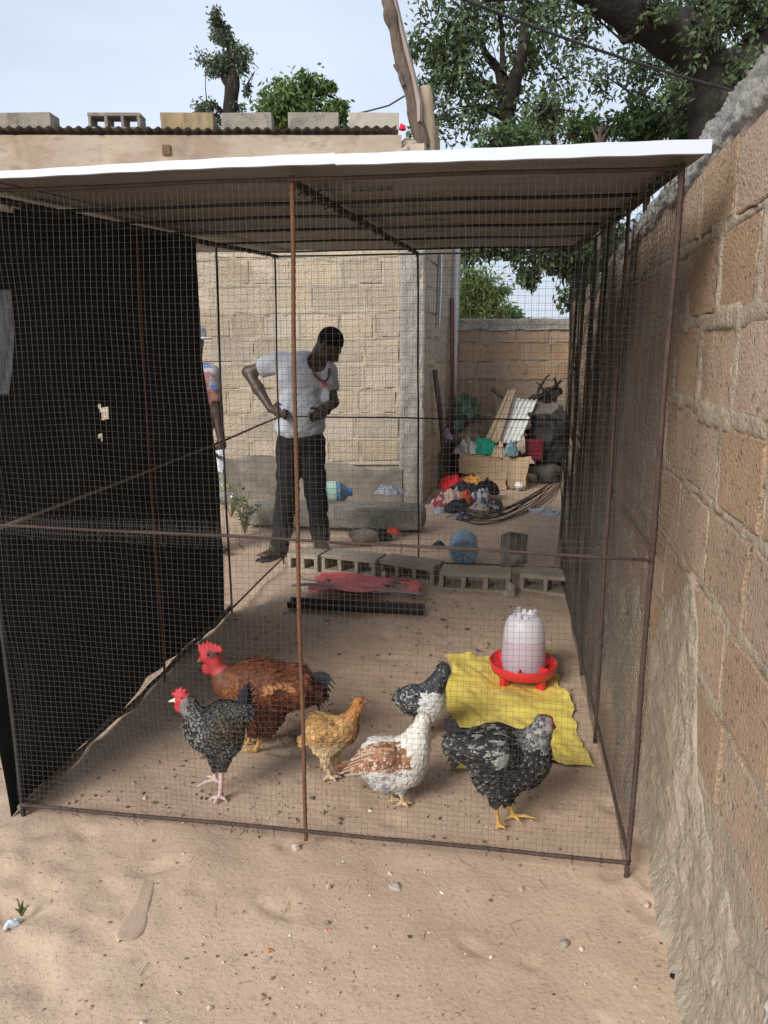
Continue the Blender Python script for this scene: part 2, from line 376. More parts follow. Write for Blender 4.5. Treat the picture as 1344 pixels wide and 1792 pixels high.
def block_meshes(name, mbs, m):
    L = []
    for mb in mbs:
        v = np.concatenate(mb.v); f = [q for l in mb.f for q in l]
        me = bpy.data.meshes.new(name); me.from_pydata(v.tolist(), [], f); me.materials.append(m)
        me.polygons.foreach_set('use_smooth', [i < mb.nsm for i in range(len(me.polygons))]); me.update(); L.append(me)
    return L
def block_wall(parent, P0, ang, u0, u1, zs, blen, meshes, name, joint, mort_mat, res, y_in=0.0, seed=1, skip=None, mort_amp=.010, jw=.017, len_var=.07, out_var=.006):
    """blocks laid in courses on a vertical face; local x along, local y outward"""
    d = np.array([math.cos(ang), math.sin(ang), 0]); n = np.array([-math.sin(ang), math.cos(ang), 0])
    rr = random.Random(seed); rects = []
    for ci in range(len(zs) - 1):
        z0, z1 = zs[ci], zs[ci + 1]; u = u0 - rr.uniform(0, blen)
        if ci % 2: u += blen * .5
        while u < u1:
            w = blen * rr.uniform(1 - len_var, 1 + len_var)
            if rr.random() < .07: w *= .55
            a, b = max(u, u0), min(u + w, u1)
            if b - a > .09:
                c = (a + b) / 2; zc = (z0 + z1) / 2 + rr.uniform(-.006, .006)
                if not (skip and skip(c, zc)):
                    bw = b - a - joint * rr.uniform(.75, 1.25); bh = z1 - z0 - joint * rr.uniform(.8, 1.25)
                    out = y_in + rr.uniform(-out_var, out_var)
                    pos = P0 + d * c + n * out + np.array([0, 0, zc])
                    o = inst(name, rr.choice(meshes), parent, pos, ang, (bw, 1, bh)); o.rotation_euler = (rr.uniform(-.006, .006), rr.uniform(-.012, .012), ang + rr.uniform(-.008, .008))
                    rects.append((c, zc, bw / 2, bh / 2))
            u += w
    # mortar: a rough skin in the joints, squeezed out over the block edges here and there
    U = np.arange(u0, u1 + res, res); Zs = np.arange(zs[0] - .02, zs[-1] + .02, res)
    UU, ZZ = np.meshgrid(U, Zs, indexing='ij'); dist = np.full(UU.shape, -1.0)
    for (c, zc, a, b) in rects:
        i0, i1 = np.searchsorted(U, [c - a, c + a]); j0, j1 = np.searchsorted(Zs, [zc - b, zc + b])
        s = np.s_[i0:i1, j0:j1]
        dist[s] = np.minimum(a - np.abs(UU[s] - c), b - np.abs(ZZ[s] - zc))
    nn = fbm(p3(UU * 9, ZZ * 9, seed), 3, seed); n2 = fbm(p3(UU * 30, ZZ * 30, seed + 3), 3, seed + 8); n3 = fbm(p3(UU * 2.0, ZZ * 2.0, seed), 2, seed + 4)
    over = .002 + jw * .45 * nn + .014 * np.clip(n3, 0, 1)
    f = np.clip((dist - over) / .012, 0, 1)
    yy = y_in + (-.002 + mort_amp * nn * .7 + mort_amp * .6 * n2 + .006 * np.clip(n3 + .2, -.4, 1)) * (1 - f) - .035 * f
    Pm = P0 + UU[..., None] * d + yy[..., None] * n + ZZ[..., None] * np.array([0, 0, 1.0])
    mb = MB(); mb.grid(Pm); return build('mortar', mb, mort_mat, parent, True)

WYAW = R(10.54); WP = np.array([.88, 2.05, 0.0]); WANG = R(90) - WYAW
WD = np.array([math.cos(WANG), math.sin(WANG), 0]); WN = np.array([-math.sin(WANG), math.cos(WANG), 0])
bm_red = block_meshes('brick', make_blocks(7, .0035, 3), M['brick'])
wall = thing('boundary_wall', 'tall boundary wall of brown laterite blocks with rough grey mortar beside the pen', 'wall', WP)
zs = [.21, .445, .68, .915, 1.15, 1.385, 1.63, 1.86, 2.085]
U_END = 7.72
colu = [2.35, 2.62]      # cast column between the blocks
agg_end = -.86
skipw = lambda u, z: (colu[0] - .12 < u < colu[1] + .12) or (u < 3.2 and z < .34)
block_wall(wall, WP, WANG, agg_end, U_END, zs, .405, bm_red, 'brick', .030, M['mortar'], .014, seed=4, skip=skipw, mort_amp=.0055, out_var=.002)
def wpt(u, y, z):
    u, y, z = np.broadcast_arrays(np.asarray(u, float), np.asarray(y, float), np.asarray(z, float))
    return WP + u[..., None] * WD + y[..., None] * WN + z[..., None] * np.array([0, 0, 1.0])
# core behind the blocks
mb = MB(); c = wpt(3.1, -.17, 1.0); mb.box(c, (9.4, .2, 2.2), WANG); build('wall_core', mb, M['mortar'], wall)
# rough coping course: thick poured cement with a ragged lower edge
U = np.arange(-1.5, U_END + .01, .016); T = np.linspace(0, 1, 34)
UU, TT = np.meshgrid(U, T, indexing='ij')
top = 2.185 - .028 * np.clip(UU, 0, 9) + .008 * fbm(p3(UU * 7, 0, 2), 3, 4)
low = 2.065 - .022 * np.clip(UU, 0, 9) + .022 * fbm(p3(UU * 5, 0, 9), 4, 6) + .012 * vn(p3(UU * 31, 0, 3), 2)
face = np.clip((TT - .0) / .55, 0, 1); roof = np.clip((TT - .55) / .45, 0, 1)
zz = low + (top - low) * face; n1 = fbm(p3(UU * 26, zz * 34 + TT * 9, 1), 3, 31); n2 = fbm(p3(UU * 60, zz * 60 + TT * 9, 7), 2, 51)
yy = .012 + .0045 * n1 + .005 * n2 - .20 * roof - .035 * np.clip(1 - TT * 9, 0, 1)
zz = zz + roof * (.005 * n1 + .004 * n2) - .02 * roof * roof + .003 * n2 * face
mb = MB(); mb.grid(wpt(UU, yy, zz)); build('coping', mb, M['coping'], wall, True)
# lumpy render footing
U = np.arange(-1.6, U_END, .018); T = np.linspace(0, 1, 46); UU, TT = np.meshgrid(U, T, indexing='ij')
hgt = .47 + .12 * fbm(p3(UU * 1.8, 0, 5), 3, 8) + .03 * vn(p3(UU * 13, 0, 1), 3)
hgt += .40 * np.exp(-((UU - .02) / .17) ** 2) + .26 * np.exp(-((UU - .33) / .2) ** 2)
hgt = np.where(UU > 1.2, np.minimum(hgt, .42 + .1 * vn(p3(UU * 4, 0, 0), 9)), hgt)
zz = -.05 + (hgt + .05) * TT
n1 = fbm(p3(UU * 5, zz * 5, 2), 3, 12); n2 = fbm(p3(UU * 24, zz * 24, 2), 3, 14)
prof = .022 * (1 - TT) ** .7 + .018 * np.sqrt(np.clip(1 - TT, 0, 1))
yy = prof + .012 * n1 * np.clip(1 - TT ** 4, 0, 1) + .009 * n2 - .02 * (TT > .985) + .03 * np.exp(-zz / .05)
mb = MB(); mb.grid(wpt(UU, yy, zz)); build('footing', mb, M['footing'], wall, True)
# column of exposed pale aggregate at the near end
U = np.arange(-1.75, agg_end + .012, .011); Zv = np.arange(-.05, 2.06, .011); UU, ZZ = np.meshgrid(U, Zv, indexing='ij')
cell = np.stack([UU * 32, ZZ * 32], -1); best = np.full(UU.shape, 9.0)
for di in (-1, 0, 1):
    for dj in (-1, 0, 1):
        b = np.floor(cell) + [di, dj]; jx = _h(b[..., 0].astype(np.int64), b[..., 1].astype(np.int64), np.int64(0), 5); jy = _h(b[..., 0].astype(np.int64), b[..., 1].astype(np.int64), np.int64(7), 6)
        best = np.minimum(best, np.hypot(b[..., 0] + jx - cell[..., 0], b[..., 1] + jy - cell[..., 1]))
yy = .0 + .014 * np.clip(1 - best * 1.3, -.4, 1) + .008 * fbm(p3(UU * 6, ZZ * 6, 3), 2, 3) - .10 * (UU > agg_end - .004)
mb = MB(); mb.grid(wpt(UU, yy, ZZ)); build('aggregate_column', mb, M['aggregate'], wall, True)
# cast column inside the pen's length
U = np.linspace(colu[0] - .10, colu[1] + .10, 30); Zv = np.arange(0, 2.05, .025); UU, ZZ = np.meshgrid(U, Zv, indexing='ij')
yy = .045 + .012 * fbm(p3(UU * 9, ZZ * 7, 3), 3, 23) + .006 * fbm(p3(UU * 40, ZZ * 40, 3), 2, 3); yy[0] = yy[-1] = -.04
mb = MB(); mb.grid(wpt(UU, yy, ZZ)); build('column', mb, M['coping'], wall, True)

# rear wall closing the yard
BP = np.array([2.30, 9.62, 0]); BANG = R(180 - 1.0)
rear = thing('rear_wall', 'low laterite block wall closing the narrow passage behind the junk heap', 'wall', BP)
# outward normal must face the camera (-Y): local x runs towards +X
BANG = R(-1.0) + math.pi
bzs = [.05, .275, .50, .725, .95, 1.175, 1.40, 1.625, 1.80]
block_wall(rear, BP, BANG, -.05, 2.6, bzs, .40, bm_red, 'brick', .026, M['mortar'], .03, seed=9, mort_amp=.008)
bd = np.array([math.cos(BANG), math.sin(BANG), 0]); bn = np.array([-math.sin(BANG), math.cos(BANG), 0])
mb = MB(); mb.box(BP + bd * 1.3 - bn * .12 + [0, 0, .93], (2.9, .18, 1.86), BANG); build('wall_core', mb, M['mortar'], rear)
U = np.arange(-.15, 2.7, .04); T = np.linspace(0, 1, 12); UU, TT = np.meshgrid(U, T, indexing='ij')
zz = 1.79 + .13 * np.clip(TT / .6, 0, 1) + .012 * fbm(p3(UU * 9, TT * 5, 3), 3, 3); yy = .025 + .012 * fbm(p3(UU * 14, TT * 9, 8), 3, 5) - .22 * np.clip((TT - .6) / .4, 0, 1)
mb = MB(); mb.grid((BP + UU[..., None] * bd + yy[..., None] * bn + zz[..., None] * np.array([0, 0, 1.]))); build('coping', mb, M['coping'], rear, True)

# ================================================================== HOUSE
HY = 7.7; HX = .40
house = thing('house', 'block house with a corrugated tin roof weighed down with blocks', 'house', (HX, HY, 0))
bm_house = block_meshes('brick', make_blocks(7, .0025, 40), M['house_block'])
HANG = math.pi                      # local x towards -X, outward -Y
hzs = [.42, .66, .91, 1.16, 1.41, 1.66, 1.91, 2.16, 2.41, 2.66, 2.91, 3.08]
HP = np.array([HX - .235, HY, 0])
block_wall(house, HP, HANG, 0, 5.2, hzs, .43, bm_house, 'brick', .036, M['house_mortar'], .03, seed=21, mort_amp=.003, len_var=.30, out_var=.002, jw=.03)
mb = MB(); mb.box((HX - 2.85, HY + .13, 1.55), (5.3, .2, 3.1)); build('wall_core', mb, M['house_mortar'], house)
# plinth render, damp and dark
U = np.arange(-.02, 5.3, .04); T = np.linspace(0, 1, 20); UU, TT = np.meshgrid(U, T, indexing='ij')
hg = .43 + .10 * fbm(p3(UU * 1.6, 0, 1), 3, 5); zz = -.05 + hg * TT * 1.1
yy = .03 + .035 * (1 - TT) + .010 * fbm(p3(UU * 5, zz * 5, 2), 3, 3) - .03 * (TT > .96)
mb = MB(); mb.grid(np.stack([HP[0] - UU, HY - yy, zz], -1)); build('plinth', mb, M['damp_plaster'], house, True)
# corner column: rough cast
U = np.linspace(0, .255, 16); Zv = np.arange(-.02, 3.38, .03); UU, ZZ = np.meshgrid(U, Zv, indexing='ij')
yy = .030 + .012 * fbm(p3(UU * 9, ZZ * 6, 3), 3, 3) + .005 * fbm(p3(UU * 45, ZZ * 45, 1), 2, 5); yy[-1] -= .05; yy[0] -= .02
mb = MB(); mb.grid(np.stack([HX - UU + .005, HY - yy, ZZ], -1)); build('corner_column', mb, M['coping'], house, True)
# upper plastered band
U = np.arange(-.0, 5.4, .035); T = np.linspace(0, 1, 18); UU, TT = np.meshgrid(U, T, indexing='ij')
zz = 3.06 + .45 * TT; yy = .022 + .008 * fbm(p3(UU * 2.4, zz * 3, 8), 3, 13); crack = np.abs((UU * 1.13 + .05 * vn(p3(zz * 9, UU * 2, 1), 4)) % .9 - .45) < .018
yy = yy - .012 * crack
mb = MB(); mb.grid(np.stack([HP[0] - UU, HY - yy, zz], -1)); build('plaster_band', mb, M['plaster'], house, True)
mb = MB(); mb.box((HX - 2.9, HY + .12, 3.29), (5.2, .2, .42)); build('ring_beam', mb, M['plaster'], house)
# broken corner top
sdv = SDF(.03)
for k in range(7):
    sdv.ell((HX - .17 + rng.uniform(-.06, .1), HY + .05 + rng.uniform(-.05, .1), 3.25 + .03 * k * rng.uniform(.3, 1)), np.array([.13, .10, .12]) * rng.uniform(.6, 1.1))
sdf_obj('broken_corner', sdv, .012, M['plaster'], house, rough=.022, rscale=16)
# side wall along the passage
SYAW = R(14.0); SANG = -(math.pi / 2) - SYAW + 0.0
sdir = np.array([-math.sin(SYAW), -math.cos(SYAW), 0])
SP = np.array([HX, HY, 0]) + np.array([math.sin(SYAW), math.cos(SYAW), 0]) * 2.3
# local x runs back towards the camera (from far end to corner) so that outward (+local y) faces +X
block_wall(house, SP, SANG, .0, 2.27, hzs, .43, bm_house, 'brick', .034, M['house_mortar'], .035, seed=33, mort_amp=.006, out_var=.004)
cs = SP + sdir * 1.15
mb = MB(); mb.box((cs[0] - .12, cs[1], 1.72), (2.3, .2, 3.44), SANG); build('side_wall_core', mb, M['house_mortar'], house)
# corrugated roof
px = np.arange(-5.6, .12, .0115); dep = np.linspace(-.07, 3.2, 14)
A, B = np.meshgrid(px, dep, indexing='ij')
zr = 3.556 + .011 * np.sin(A * 2 * math.pi / .092) + .02 * np.sin(A * 1.3) * np.clip(.3 - B, 0, 1) - (A + 2.5) * -.004 - .06 * B
zr += .006 * vn(p3(A * 3, B, 0), 3)
mb = MB(); P = np.stack([A, HY + B, zr], -1); mb.grid(P); mb.grid((P - [0, 0, .004])[::-1])
build('roof_sheet', mb, M['tin'], house, True)
# downpipe, pole and board on the side wall
def side_pt(px_, py_, off=.04):
    p = onv(px_, py_, (HX, HY), SYAW); return p + np.array([math.cos(SYAW), -math.sin(SYAW), 0]) * off
mb = MB(); mb.tube([side_pt(792, 430, .05), side_pt(789, 600, .05), side_pt(786, 740, .05)], .035, 10)
build('downpipe', mb, pm('grey plastic pipe', (.5, .5, .49), (.62, .61, .6), 6, .5), house, True)
mb = MB(); P0, P1 = side_pt(767, 443, .03), side_pt(763, 572, .03)
mb.tube([P0, (P0 + P1) / 2 + [.005, 0, 0], P1], [.05, .05, .035], 4, flat=.35); build('trim_board', mb, pm('pale blue board', (.6, .66, .74), (.68, .73, .8), 6, .6), house)
# window opening shading nothing: vent block hole on the front band
a = at(293, 264, HY); mb = MB(); mb.box(a - [0, .03, 0], (.075, .03, .085)); build('vent_block', mb, pm('brown vent', (.12, .075, .045), (.17, .11, .07), 9, .9), house)

# roof ballast blocks
def hollow_block(name, label, c, L, W, H, rz, cat='concrete block', group=None, holes=3, axis='y', m='hollow_block', tilt=(0, 0), seed=0, plain=False):
    """hollow cement block: L along local x, W across (depth), H up; cells run along the given axis"""
    t = thing(name, label, cat, c, group); rr = random.Random(seed)
    mb = MB(); wall_t = .03
    Mx = Matrix.Rotation(tilt[0], 4, 'X') @ Matrix.Rotation(tilt[1], 4, 'Y')
    def bx(cc, dd):
        v = Mx @ Vector(cc); cz, sz = math.cos(rz), math.sin(rz)
        w = np.array([v.x * cz - v.y * sz, v.x * sz + v.y * cz, v.z]) + np.asarray(c)
        # subdivided, slightly worn box
        MBx = MB(); MBx.box((0, 0, 0), dd)
        vv = MBx.v[0]; vv = vv + np.array([[rr.uniform(-.004, .004) for _ in range(3)] for _ in range(8)])
        vv = vv @ np.array(Mx.to_3x3()).T; vv = vv @ np.array([[cz, sz, 0], [-sz, cz, 0], [0, 0, 1]]) + w
        mb.add(vv, MBx.f[0])
    if plain: bx((0, 0, H / 2), (L, W, H))
    elif axis == 'y':
        bx((0, 0, wall_t / 2), (L, W, wall_t)); bx((0, 0, H - wall_t / 2), (L, W, wall_t))
        for k in range(holes + 1):
            x = -L / 2 + wall_t / 2 + k * (L - wall_t) / holes
            bx((x, 0, H / 2), (wall_t, W - .004, H - 2 * wall_t + .002))
    o = build('shell', mb, M[m], t)
    mod = o.modifiers.new('worn', 'BEVEL'); mod.width = .006; mod.segments = 2
    return t
roof_blocks = [
    (50, 222, .5, 0, 'greyish block at the tin roof end far from the logs', True),
    (207, 224, .46, 1, 'dark hollow block with its cells open to the yard, on the tin roof', False),
    (332, 222, .46, 2, 'ochre stained block lying on the tin roof', True),
    (435, 216, .44, 3, 'mossy grey block on the tin roof in front of the thin lopped tree', True),
    (550, 210, .44, 4, 'grey block with black streaks on the tin roof before the round bush', True),
    (654, 211, .44, 5, 'clean pale block on the tin roof end beside the logs', True)]
cols = ['concrete', 'concrete', 'ochre', 'concrete', 'concrete', 'pale']
M['ochre'] = pm('ochre stained block', (.17, .13, .09), (.38, .29, .16), 9, .95, .5, 60, stretch=(3, 3, .6)); M['pale'] = pm('pale cement block', (.34, .305, .26), (.45, .405, .345), 6, .95, .6, 60, spot=[(5, .52, .64, (.25, .22, .18), .6)])
for (bx_, by_, L_, k, lab, plain) in roof_blocks:
    p = at(bx_, by_ + 14, HY + .12)
    hollow_block('concrete_block', lab, (p[0], HY + .12, 3.562), L_ + .03, .2, .155, rng.uniform(-.06, .06), 'concrete block', 'blocks weighing down the tin roof', plain=plain, m=cols[k], seed=k)
# ================================================================== CAGE
CY = R(8.564); CX = np.array([math.cos(CY), -math.sin(CY), 0]); CD = np.array([math.sin(CY), math.cos(CY), 0]); UZ = np.array([0, 0, 1.0])
FL = gnd(42, 1432); FR = gnd(1097, 1535); CW = float((FR - FL) @ CX); DEP = 3.18
FL = FL * [1, 1, 0]
def cg(x, d, z=0.0): return FL + CX * x + CD * d + UZ * z
def hfront(d): return 1.985 + .062 * d
cage = thing('chicken_pen', 'rusty rebar and wire mesh chicken pen with a flat sheet roof', 'pen', cg(CW / 2, 0))
def rib_tube(a, b, r, pitch=.011, n=6, bow=0.0, ribs=True):
    a = np.asarray(a, float); b = np.asarray(b, float); L = np.linalg.norm(b - a)
    m = max(3, int(L / pitch)) if ribs else 14
    t = np.linspace(0, 1, m); p = a + (b - a) * t[:, None]
    off = np.cross((b - a) / L, [0.3, .9, .2]); off /= np.linalg.norm(off)
    p = p + off * (bow * np.sin(t * math.pi) + .0015 * np.sin(t * 17 + L * 7))[:, None]
    rr = r * (1 + (.22 * (np.arange(m) % 2) if ribs else 0))
    mb = MB(); mb.tube(p, rr, n); return mb
def bar(name, a, b, r=.006, m='rebar', ribs=False, bow=0.0): return build(name, rib_tube(a, b, r, ribs=ribs, bow=bow), M[m], cage, True)
# posts
bar('post', cg(0, 0, -.03), cg(-.005, 0, 2.0), .007, 'dark_steel', True)
bar('post', cg(CW * .498, 0, .02), cg(CW * .5, .0, 2.0), .0062, 'rebar_red', True, bow=.006)
bar('post', cg(CW, 0, -.03), cg(CW + .003, 0, 2.0), .0068, 'rebar', True)
LD = [1.12, 2.06, DEP]; RD = [.80, 1.47, 2.1, DEP]
for i, d in enumerate(LD): bar('post', cg(0, d, -.02), cg(0, d, hfront(d)), .0065, 'dark_steel' if d > 2 else 'rebar_red', bow=.01)
for i, d in enumerate(RD): bar('post', cg(CW + .015 * i, d, -.02), cg(CW + .02 * i, d, hfront(d)), .0075 if i < 3 else .009, 'rebar' if i == 0 else 'dark_steel', bow=.006)
bar('post', cg(CW * .5 + .02, DEP, 0), cg(CW * .5 - .005, DEP, hfront(DEP)), .0075, 'dark_steel')
# rails
for z, nm in ((.055, 'bottom_rail'), (1.0, 'middle_rail'), (1.985, 'top_rail')):
    zb = {.055: .05, 1.0: 1.085, 1.985: hfront(DEP) - .01}[z]
    bar(nm, cg(0, -.008, z + (.02 if z == 1.0 else 0)), cg(CW, -.008, z - (.01 if z == 1.0 else 0)), .0045 if z == 1.0 else .0058, 'rebar', z < .5, bow=.004)
    bar(nm, cg(0, DEP, zb), cg(CW, DEP, zb), .006, 'dark_steel' if z != 1.985 else 'dark_steel')
    bar(nm, cg(.004, 0, z), cg(.004, DEP, zb), .0065, {.055: 'rebar', 1.0: 'rebar_dusty'}.get(z, 'dark_steel'), bow=.01)
    bar(nm, cg(CW + .004, 0, z), cg(CW + .03, DEP, zb), .0065, 'rebar', bow=.006)
# roof trusses: paired rebar with wire wraps
def truss(x):
    a, b = cg(x, .0, 1.985), cg(x, DEP, hfront(DEP) - .01)
    mb = rib_tube(a, b, .0095, .03, ribs=True)
    for k in range(46):
        t = (k + rng.uniform(.1, .9)) / 46; p = a + (b - a) * t
        mb.tube([p + [-.014, 0, .006 + rng.uniform(-.008, .008)], p + [.0, .0, -.016], p + [.014, 0, .006 + rng.uniform(-.008, .008)], p + [rng.uniform(-.02, .02), 0, -.02]], .0022, 4)
    return build('roof_truss', mb, M['dark_steel'], cage)
for x in (0.02, CW * .5, CW - .01): truss(x)
for d in (.62, 1.05, 1.6, 2.3, DEP - .03): bar('purlin', cg(-.12, d, hfront(d) + .016), cg(CW + .02, d, hfront(d) + .016), .0065, 'dark_steel', bow=.004)
# roof sheets, three side by side, with a bright folded front edge
for (x0, x1) in ((-.62, .10), (.10, 1.115), (1.115, CW + .055)):
    xs = np.linspace(x0, x1, 60); dd = np.linspace(-.055, DEP + .14, 30); A, B = np.meshgrid(xs, dd, indexing='ij')
    zt = 2.016 + .062 * B + .0006 * np.sin(A * 40) + .003 * vn(p3(A * 1.2, B * 3, 0), 5) + (.003 if x0 > 0 and x0 < 1 else 0) + .003 * np.exp(-((B + .055) / .05) ** 2) * vn(p3(A * 1.1, 0, 0), 8)
    P = FL + A[..., None] * CX + B[..., None] * CD + zt[..., None] * UZ
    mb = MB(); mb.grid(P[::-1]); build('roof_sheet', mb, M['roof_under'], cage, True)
    # folded white edge strip
    e = P[:, 0]; e = e - CD * .004; up = UZ * .021; wv = .0015 * vn(p3(xs * 1.3, 0, 0), 9)[:, None] * UZ
    th = (.018 + .013 * np.clip((xs - .2) / 1.6, 0, 1))[:, None] * UZ
    lo_ = e - UZ * .008 + wv; hi_ = lo_ + th; bk = hi_ + CD * .22 + UZ * .012; lo2 = lo_ + CD * .012
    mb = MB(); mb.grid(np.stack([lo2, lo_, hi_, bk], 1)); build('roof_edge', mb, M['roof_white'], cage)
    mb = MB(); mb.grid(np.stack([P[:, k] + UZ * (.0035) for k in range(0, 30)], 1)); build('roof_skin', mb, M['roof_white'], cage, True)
# faint printed marks on the underside of the sheets
M['ink'] = pm('blue print', (.05, .07, .09), (.08, .1, .12), 9, .8)
for (mx_, md) in ((.93, .34), (1.07, .38), (.98, .80), (1.14, .84), (.9, 1.3), (1.2, 1.34), (1.15, 1.9)):
    mb = MB(); x = mx_
    for k in range(6):
        w = rng.uniform(.008, .022)
        for q in range(2):
            d0 = md + q * .022 + rng.uniform(-.004, .004); c = cg(x + w / 2, d0, 2.016 + .062 * d0 - .0065); mb.box(c, (w, rng.uniform(.008, .018), .001), -CY)
        x += w + .006
    o = build('printed_mark', mb, M['ink'], cage)
# wire mesh panels
def wire_panel(name, O, u, v, W, H, sp, r, wob=.016, seed=0, clipf=None, step=.06, inpl=.008, m='wire', trap=None):
    n = np.cross(u, v); mb = MB()
    def disp(a, b):
        q = p3(a * 2.2, b * 2.2, seed); w1 = fbm(q, 2, seed + 1)
        return O + a[:, None] * u + b[:, None] * v + (wob * w1)[:, None] * n + (inpl * fbm(p3(a * 3, b * 3, seed + 5), 2, seed + 2))[:, None] * u + (inpl * fbm(p3(a * 3, b * 3, seed + 9), 2, seed + 3))[:, None] * v
    for x in np.arange(.004, W, sp):
        h = H if trap is None else trap(x)
        b = np.linspace(0, h, max(3, int(h / step))); mb.tube(disp(np.full_like(b, x), b), r, 3, cap=False)
    for z in np.arange(.004, H, sp):
        a = np.linspace(0, W, max(3, int(W / step))); mb.tube(disp(a, np.full_like(a, z)), r, 3, cap=False)
    o = build(name, mb, M[m], cage); tag(o, kind='stuff'); return o
SPC = .0178
wire_panel('mesh_panel', cg(.002, -.012, .05), CX, UZ, CW - .004, 1.0, SPC, .00045, seed=1, wob=.014)
wire_panel('mesh_panel', cg(.002, -.016, .985), CX, UZ, CW - .004, 1.015, SPC, .00044, seed=2, wob=.016)
# overlap band just above the middle rail, tilted
wire_panel('mesh_overlap', cg(.002, -.020, 1.0), CX, (UZ + .03 * CX) / np.linalg.norm(UZ + .03 * CX), CW * .62, .055, SPC * .8, .00045, seed=3, wob=.012)
wire_panel('mesh_panel', cg(0, DEP + .006, .03), CX, UZ, CW, 1.05, SPC, .00042, seed=4)
wire_panel('mesh_panel', cg(0, DEP + .01, 1.06), CX, UZ, CW, 1.1, SPC, .00042, seed=5)
wire_panel('mesh_panel', cg(-.006, 0, .03), CD, UZ, DEP, 2.02, SPC, .00042, seed=6)
wire_panel('mesh_panel', cg(CW + .008, 0, .03), CD, UZ, DEP, 1.0, SPC, .0006, seed=7, wob=.02)
wire_panel('mesh_panel', cg(CW + .012, 0, 1.0), CD, UZ, DEP, 1.0, SPC, .0006, seed=8, wob=.02)
# second, slack layer of mesh on the upper right side near the front
wire_panel('mesh_overlap', cg(CW + .03, .02, .98), CD, (UZ + .04 * CD) / np.linalg.norm(UZ + .04 * CD), DEP - .1, .96, SPC * .95, .0006, seed=9, wob=.03)
wire_panel('mesh_overlap', cg(CW + .022, .9, .04), CD, (UZ + .03 * CD) / np.linalg.norm(UZ + .03 * CD), DEP - 1.0, .95, SPC * .95, .0005, seed=12, wob=.03)
# tie wires on the front frame
mb = MB()
for k in range(44):
    x = rng.uniform(.03, CW - .03); z = random.choice([.055, 1.0, 1.0]); p = cg(x, -.012, z)
    mb.tube([p + [0, 0, .012], p + [.006, -.008, 0], p + [0, 0, -.012], p + [rng.uniform(-.02, .02), -.004, rng.uniform(-.03, -.01)]], .0012, 4)
o = build('tie_wire', mb, M['dark_steel'], cage); tag(o, kind='stuff')

# ---- shade net hung along the left side
nd = np.linspace(-.02, 2.045, 150); nzv = np.linspace(.0, 1.0, 120); A, B = np.meshgrid(nd, nzv, indexing='ij')
topz = 2.002 + .062 * A + .004 * vn(p3(A * 3, 0, 3), 6)
botz = .012 + .010 * vn(p3(A * 6, 0, 0), 3)
zz = botz + (topz - botz) * B
bulge = .028 * fbm(p3(A * 1.5, zz * 1.1, 4), 3, 44) + .010 * np.sin(A * 18 + 2.2 * zz + 3 * vn(p3(A * 2, zz * 2, 9), 4)) * np.clip(1.1 - B, 0, 1)
xx = -.024 - .020 + np.minimum(bulge, .016)
endc = np.clip((A - 1.94) / .1, 0, 1); A2 = A - .07 * np.clip(A / 2.045, 0, 1) ** 3 * np.sin(np.clip(B * 1.25, 0, 1) * 1.57) + endc * (.018 * vn(p3(0, zz * 4, 2), 7) + .012 * np.sin(zz * 3))
P = FL + A2[..., None] * CD + xx[..., None] * CX + zz[..., None] * UZ
mask = np.ones((149, 119), bool)
def hole(pxs):
    """cut the tear whose outline is given by its corners on the net"""
    pts = [onv(x, y, FL + CX * -.03, CY) for x, y in pxs]; q = np.array([[(p - FL) @ CD, p[2]] for p in pts])
    ca = (A[:-1, :-1] + A[1:, 1:]) / 2; cz = (zz[:-1, :-1] + zz[1:, 1:]) / 2; ins = np.zeros(ca.shape, bool); n = len(q)
    for i in range(n):
        a, b = q[i], q[(i + 1) % n]
        cond = ((a[1] > cz) != (b[1] > cz)) & (ca < (b[0] - a[0]) * (cz - a[1]) / (b[1] - a[1] + 1e-12) + a[0]); ins ^= cond
    mask[ins] = False
hole([(-40, 336), (0, 345), (58, 358), (20, 374), (-40, 362)]); hole([(112, 373), (150, 378), (215, 388), (205, 392), (160, 388)]); hole([(184, 706), (205, 716), (204, 736), (197, 738)]); hole([(184, 766), (196, 756), (197, 772)])
mb = MB(); mb.grid(P, mask=mask)
net = thing('shade_net', 'black torn shade net hung over one long side of the pen', 'net', cg(-.03, 1.0))
o = build('net_sheet', mb, M['net'], net, True)
sol = o.modifiers.new('thick', 'SOLIDIFY'); sol.thickness = .0015
# rolled hem with a twisted rag along the ground and pale smear near the front edge
t = np.linspace(0, 2.05, 70); pp = np.array([cg(-.012 + .012 * vn(np.array([a * 7, 0, 0]), 3), a, .03 + .014 * vn(np.array([a * 5, 3, 0]), 4)) for a in t])
mb = MB(); mb.tube(pp, .011 + .005 * np.array([vn(np.array([a * 11, 0, 5]), 8) for a in t]), 7)
build('hem_roll', mb, pm('dusty rope hem', (.13, .115, .095), (.30, .27, .22), 14, .95, .8, 90), net, True)
q = []
for i, y in enumerate(np.linspace(508, 690, 16)):
    row = []
    for j, x in enumerate(np.linspace(-14, 24 - 8 * abs(i - 5) / 8, 6)):
        p = onv(x, y, FL + CX * -.012, CY); row.append(p + CX * (.004 + .003 * math.sin(j * 2 + i * .4)))
    q.append(row)
mb = MB(); mb.grid(np.array(q)); build('paint_smear', mb, pm('pale grey paint', (.10, .12, .14), (.42, .46, .52), 16, .8, stretch=(1, 5, 1.2)), net, True)

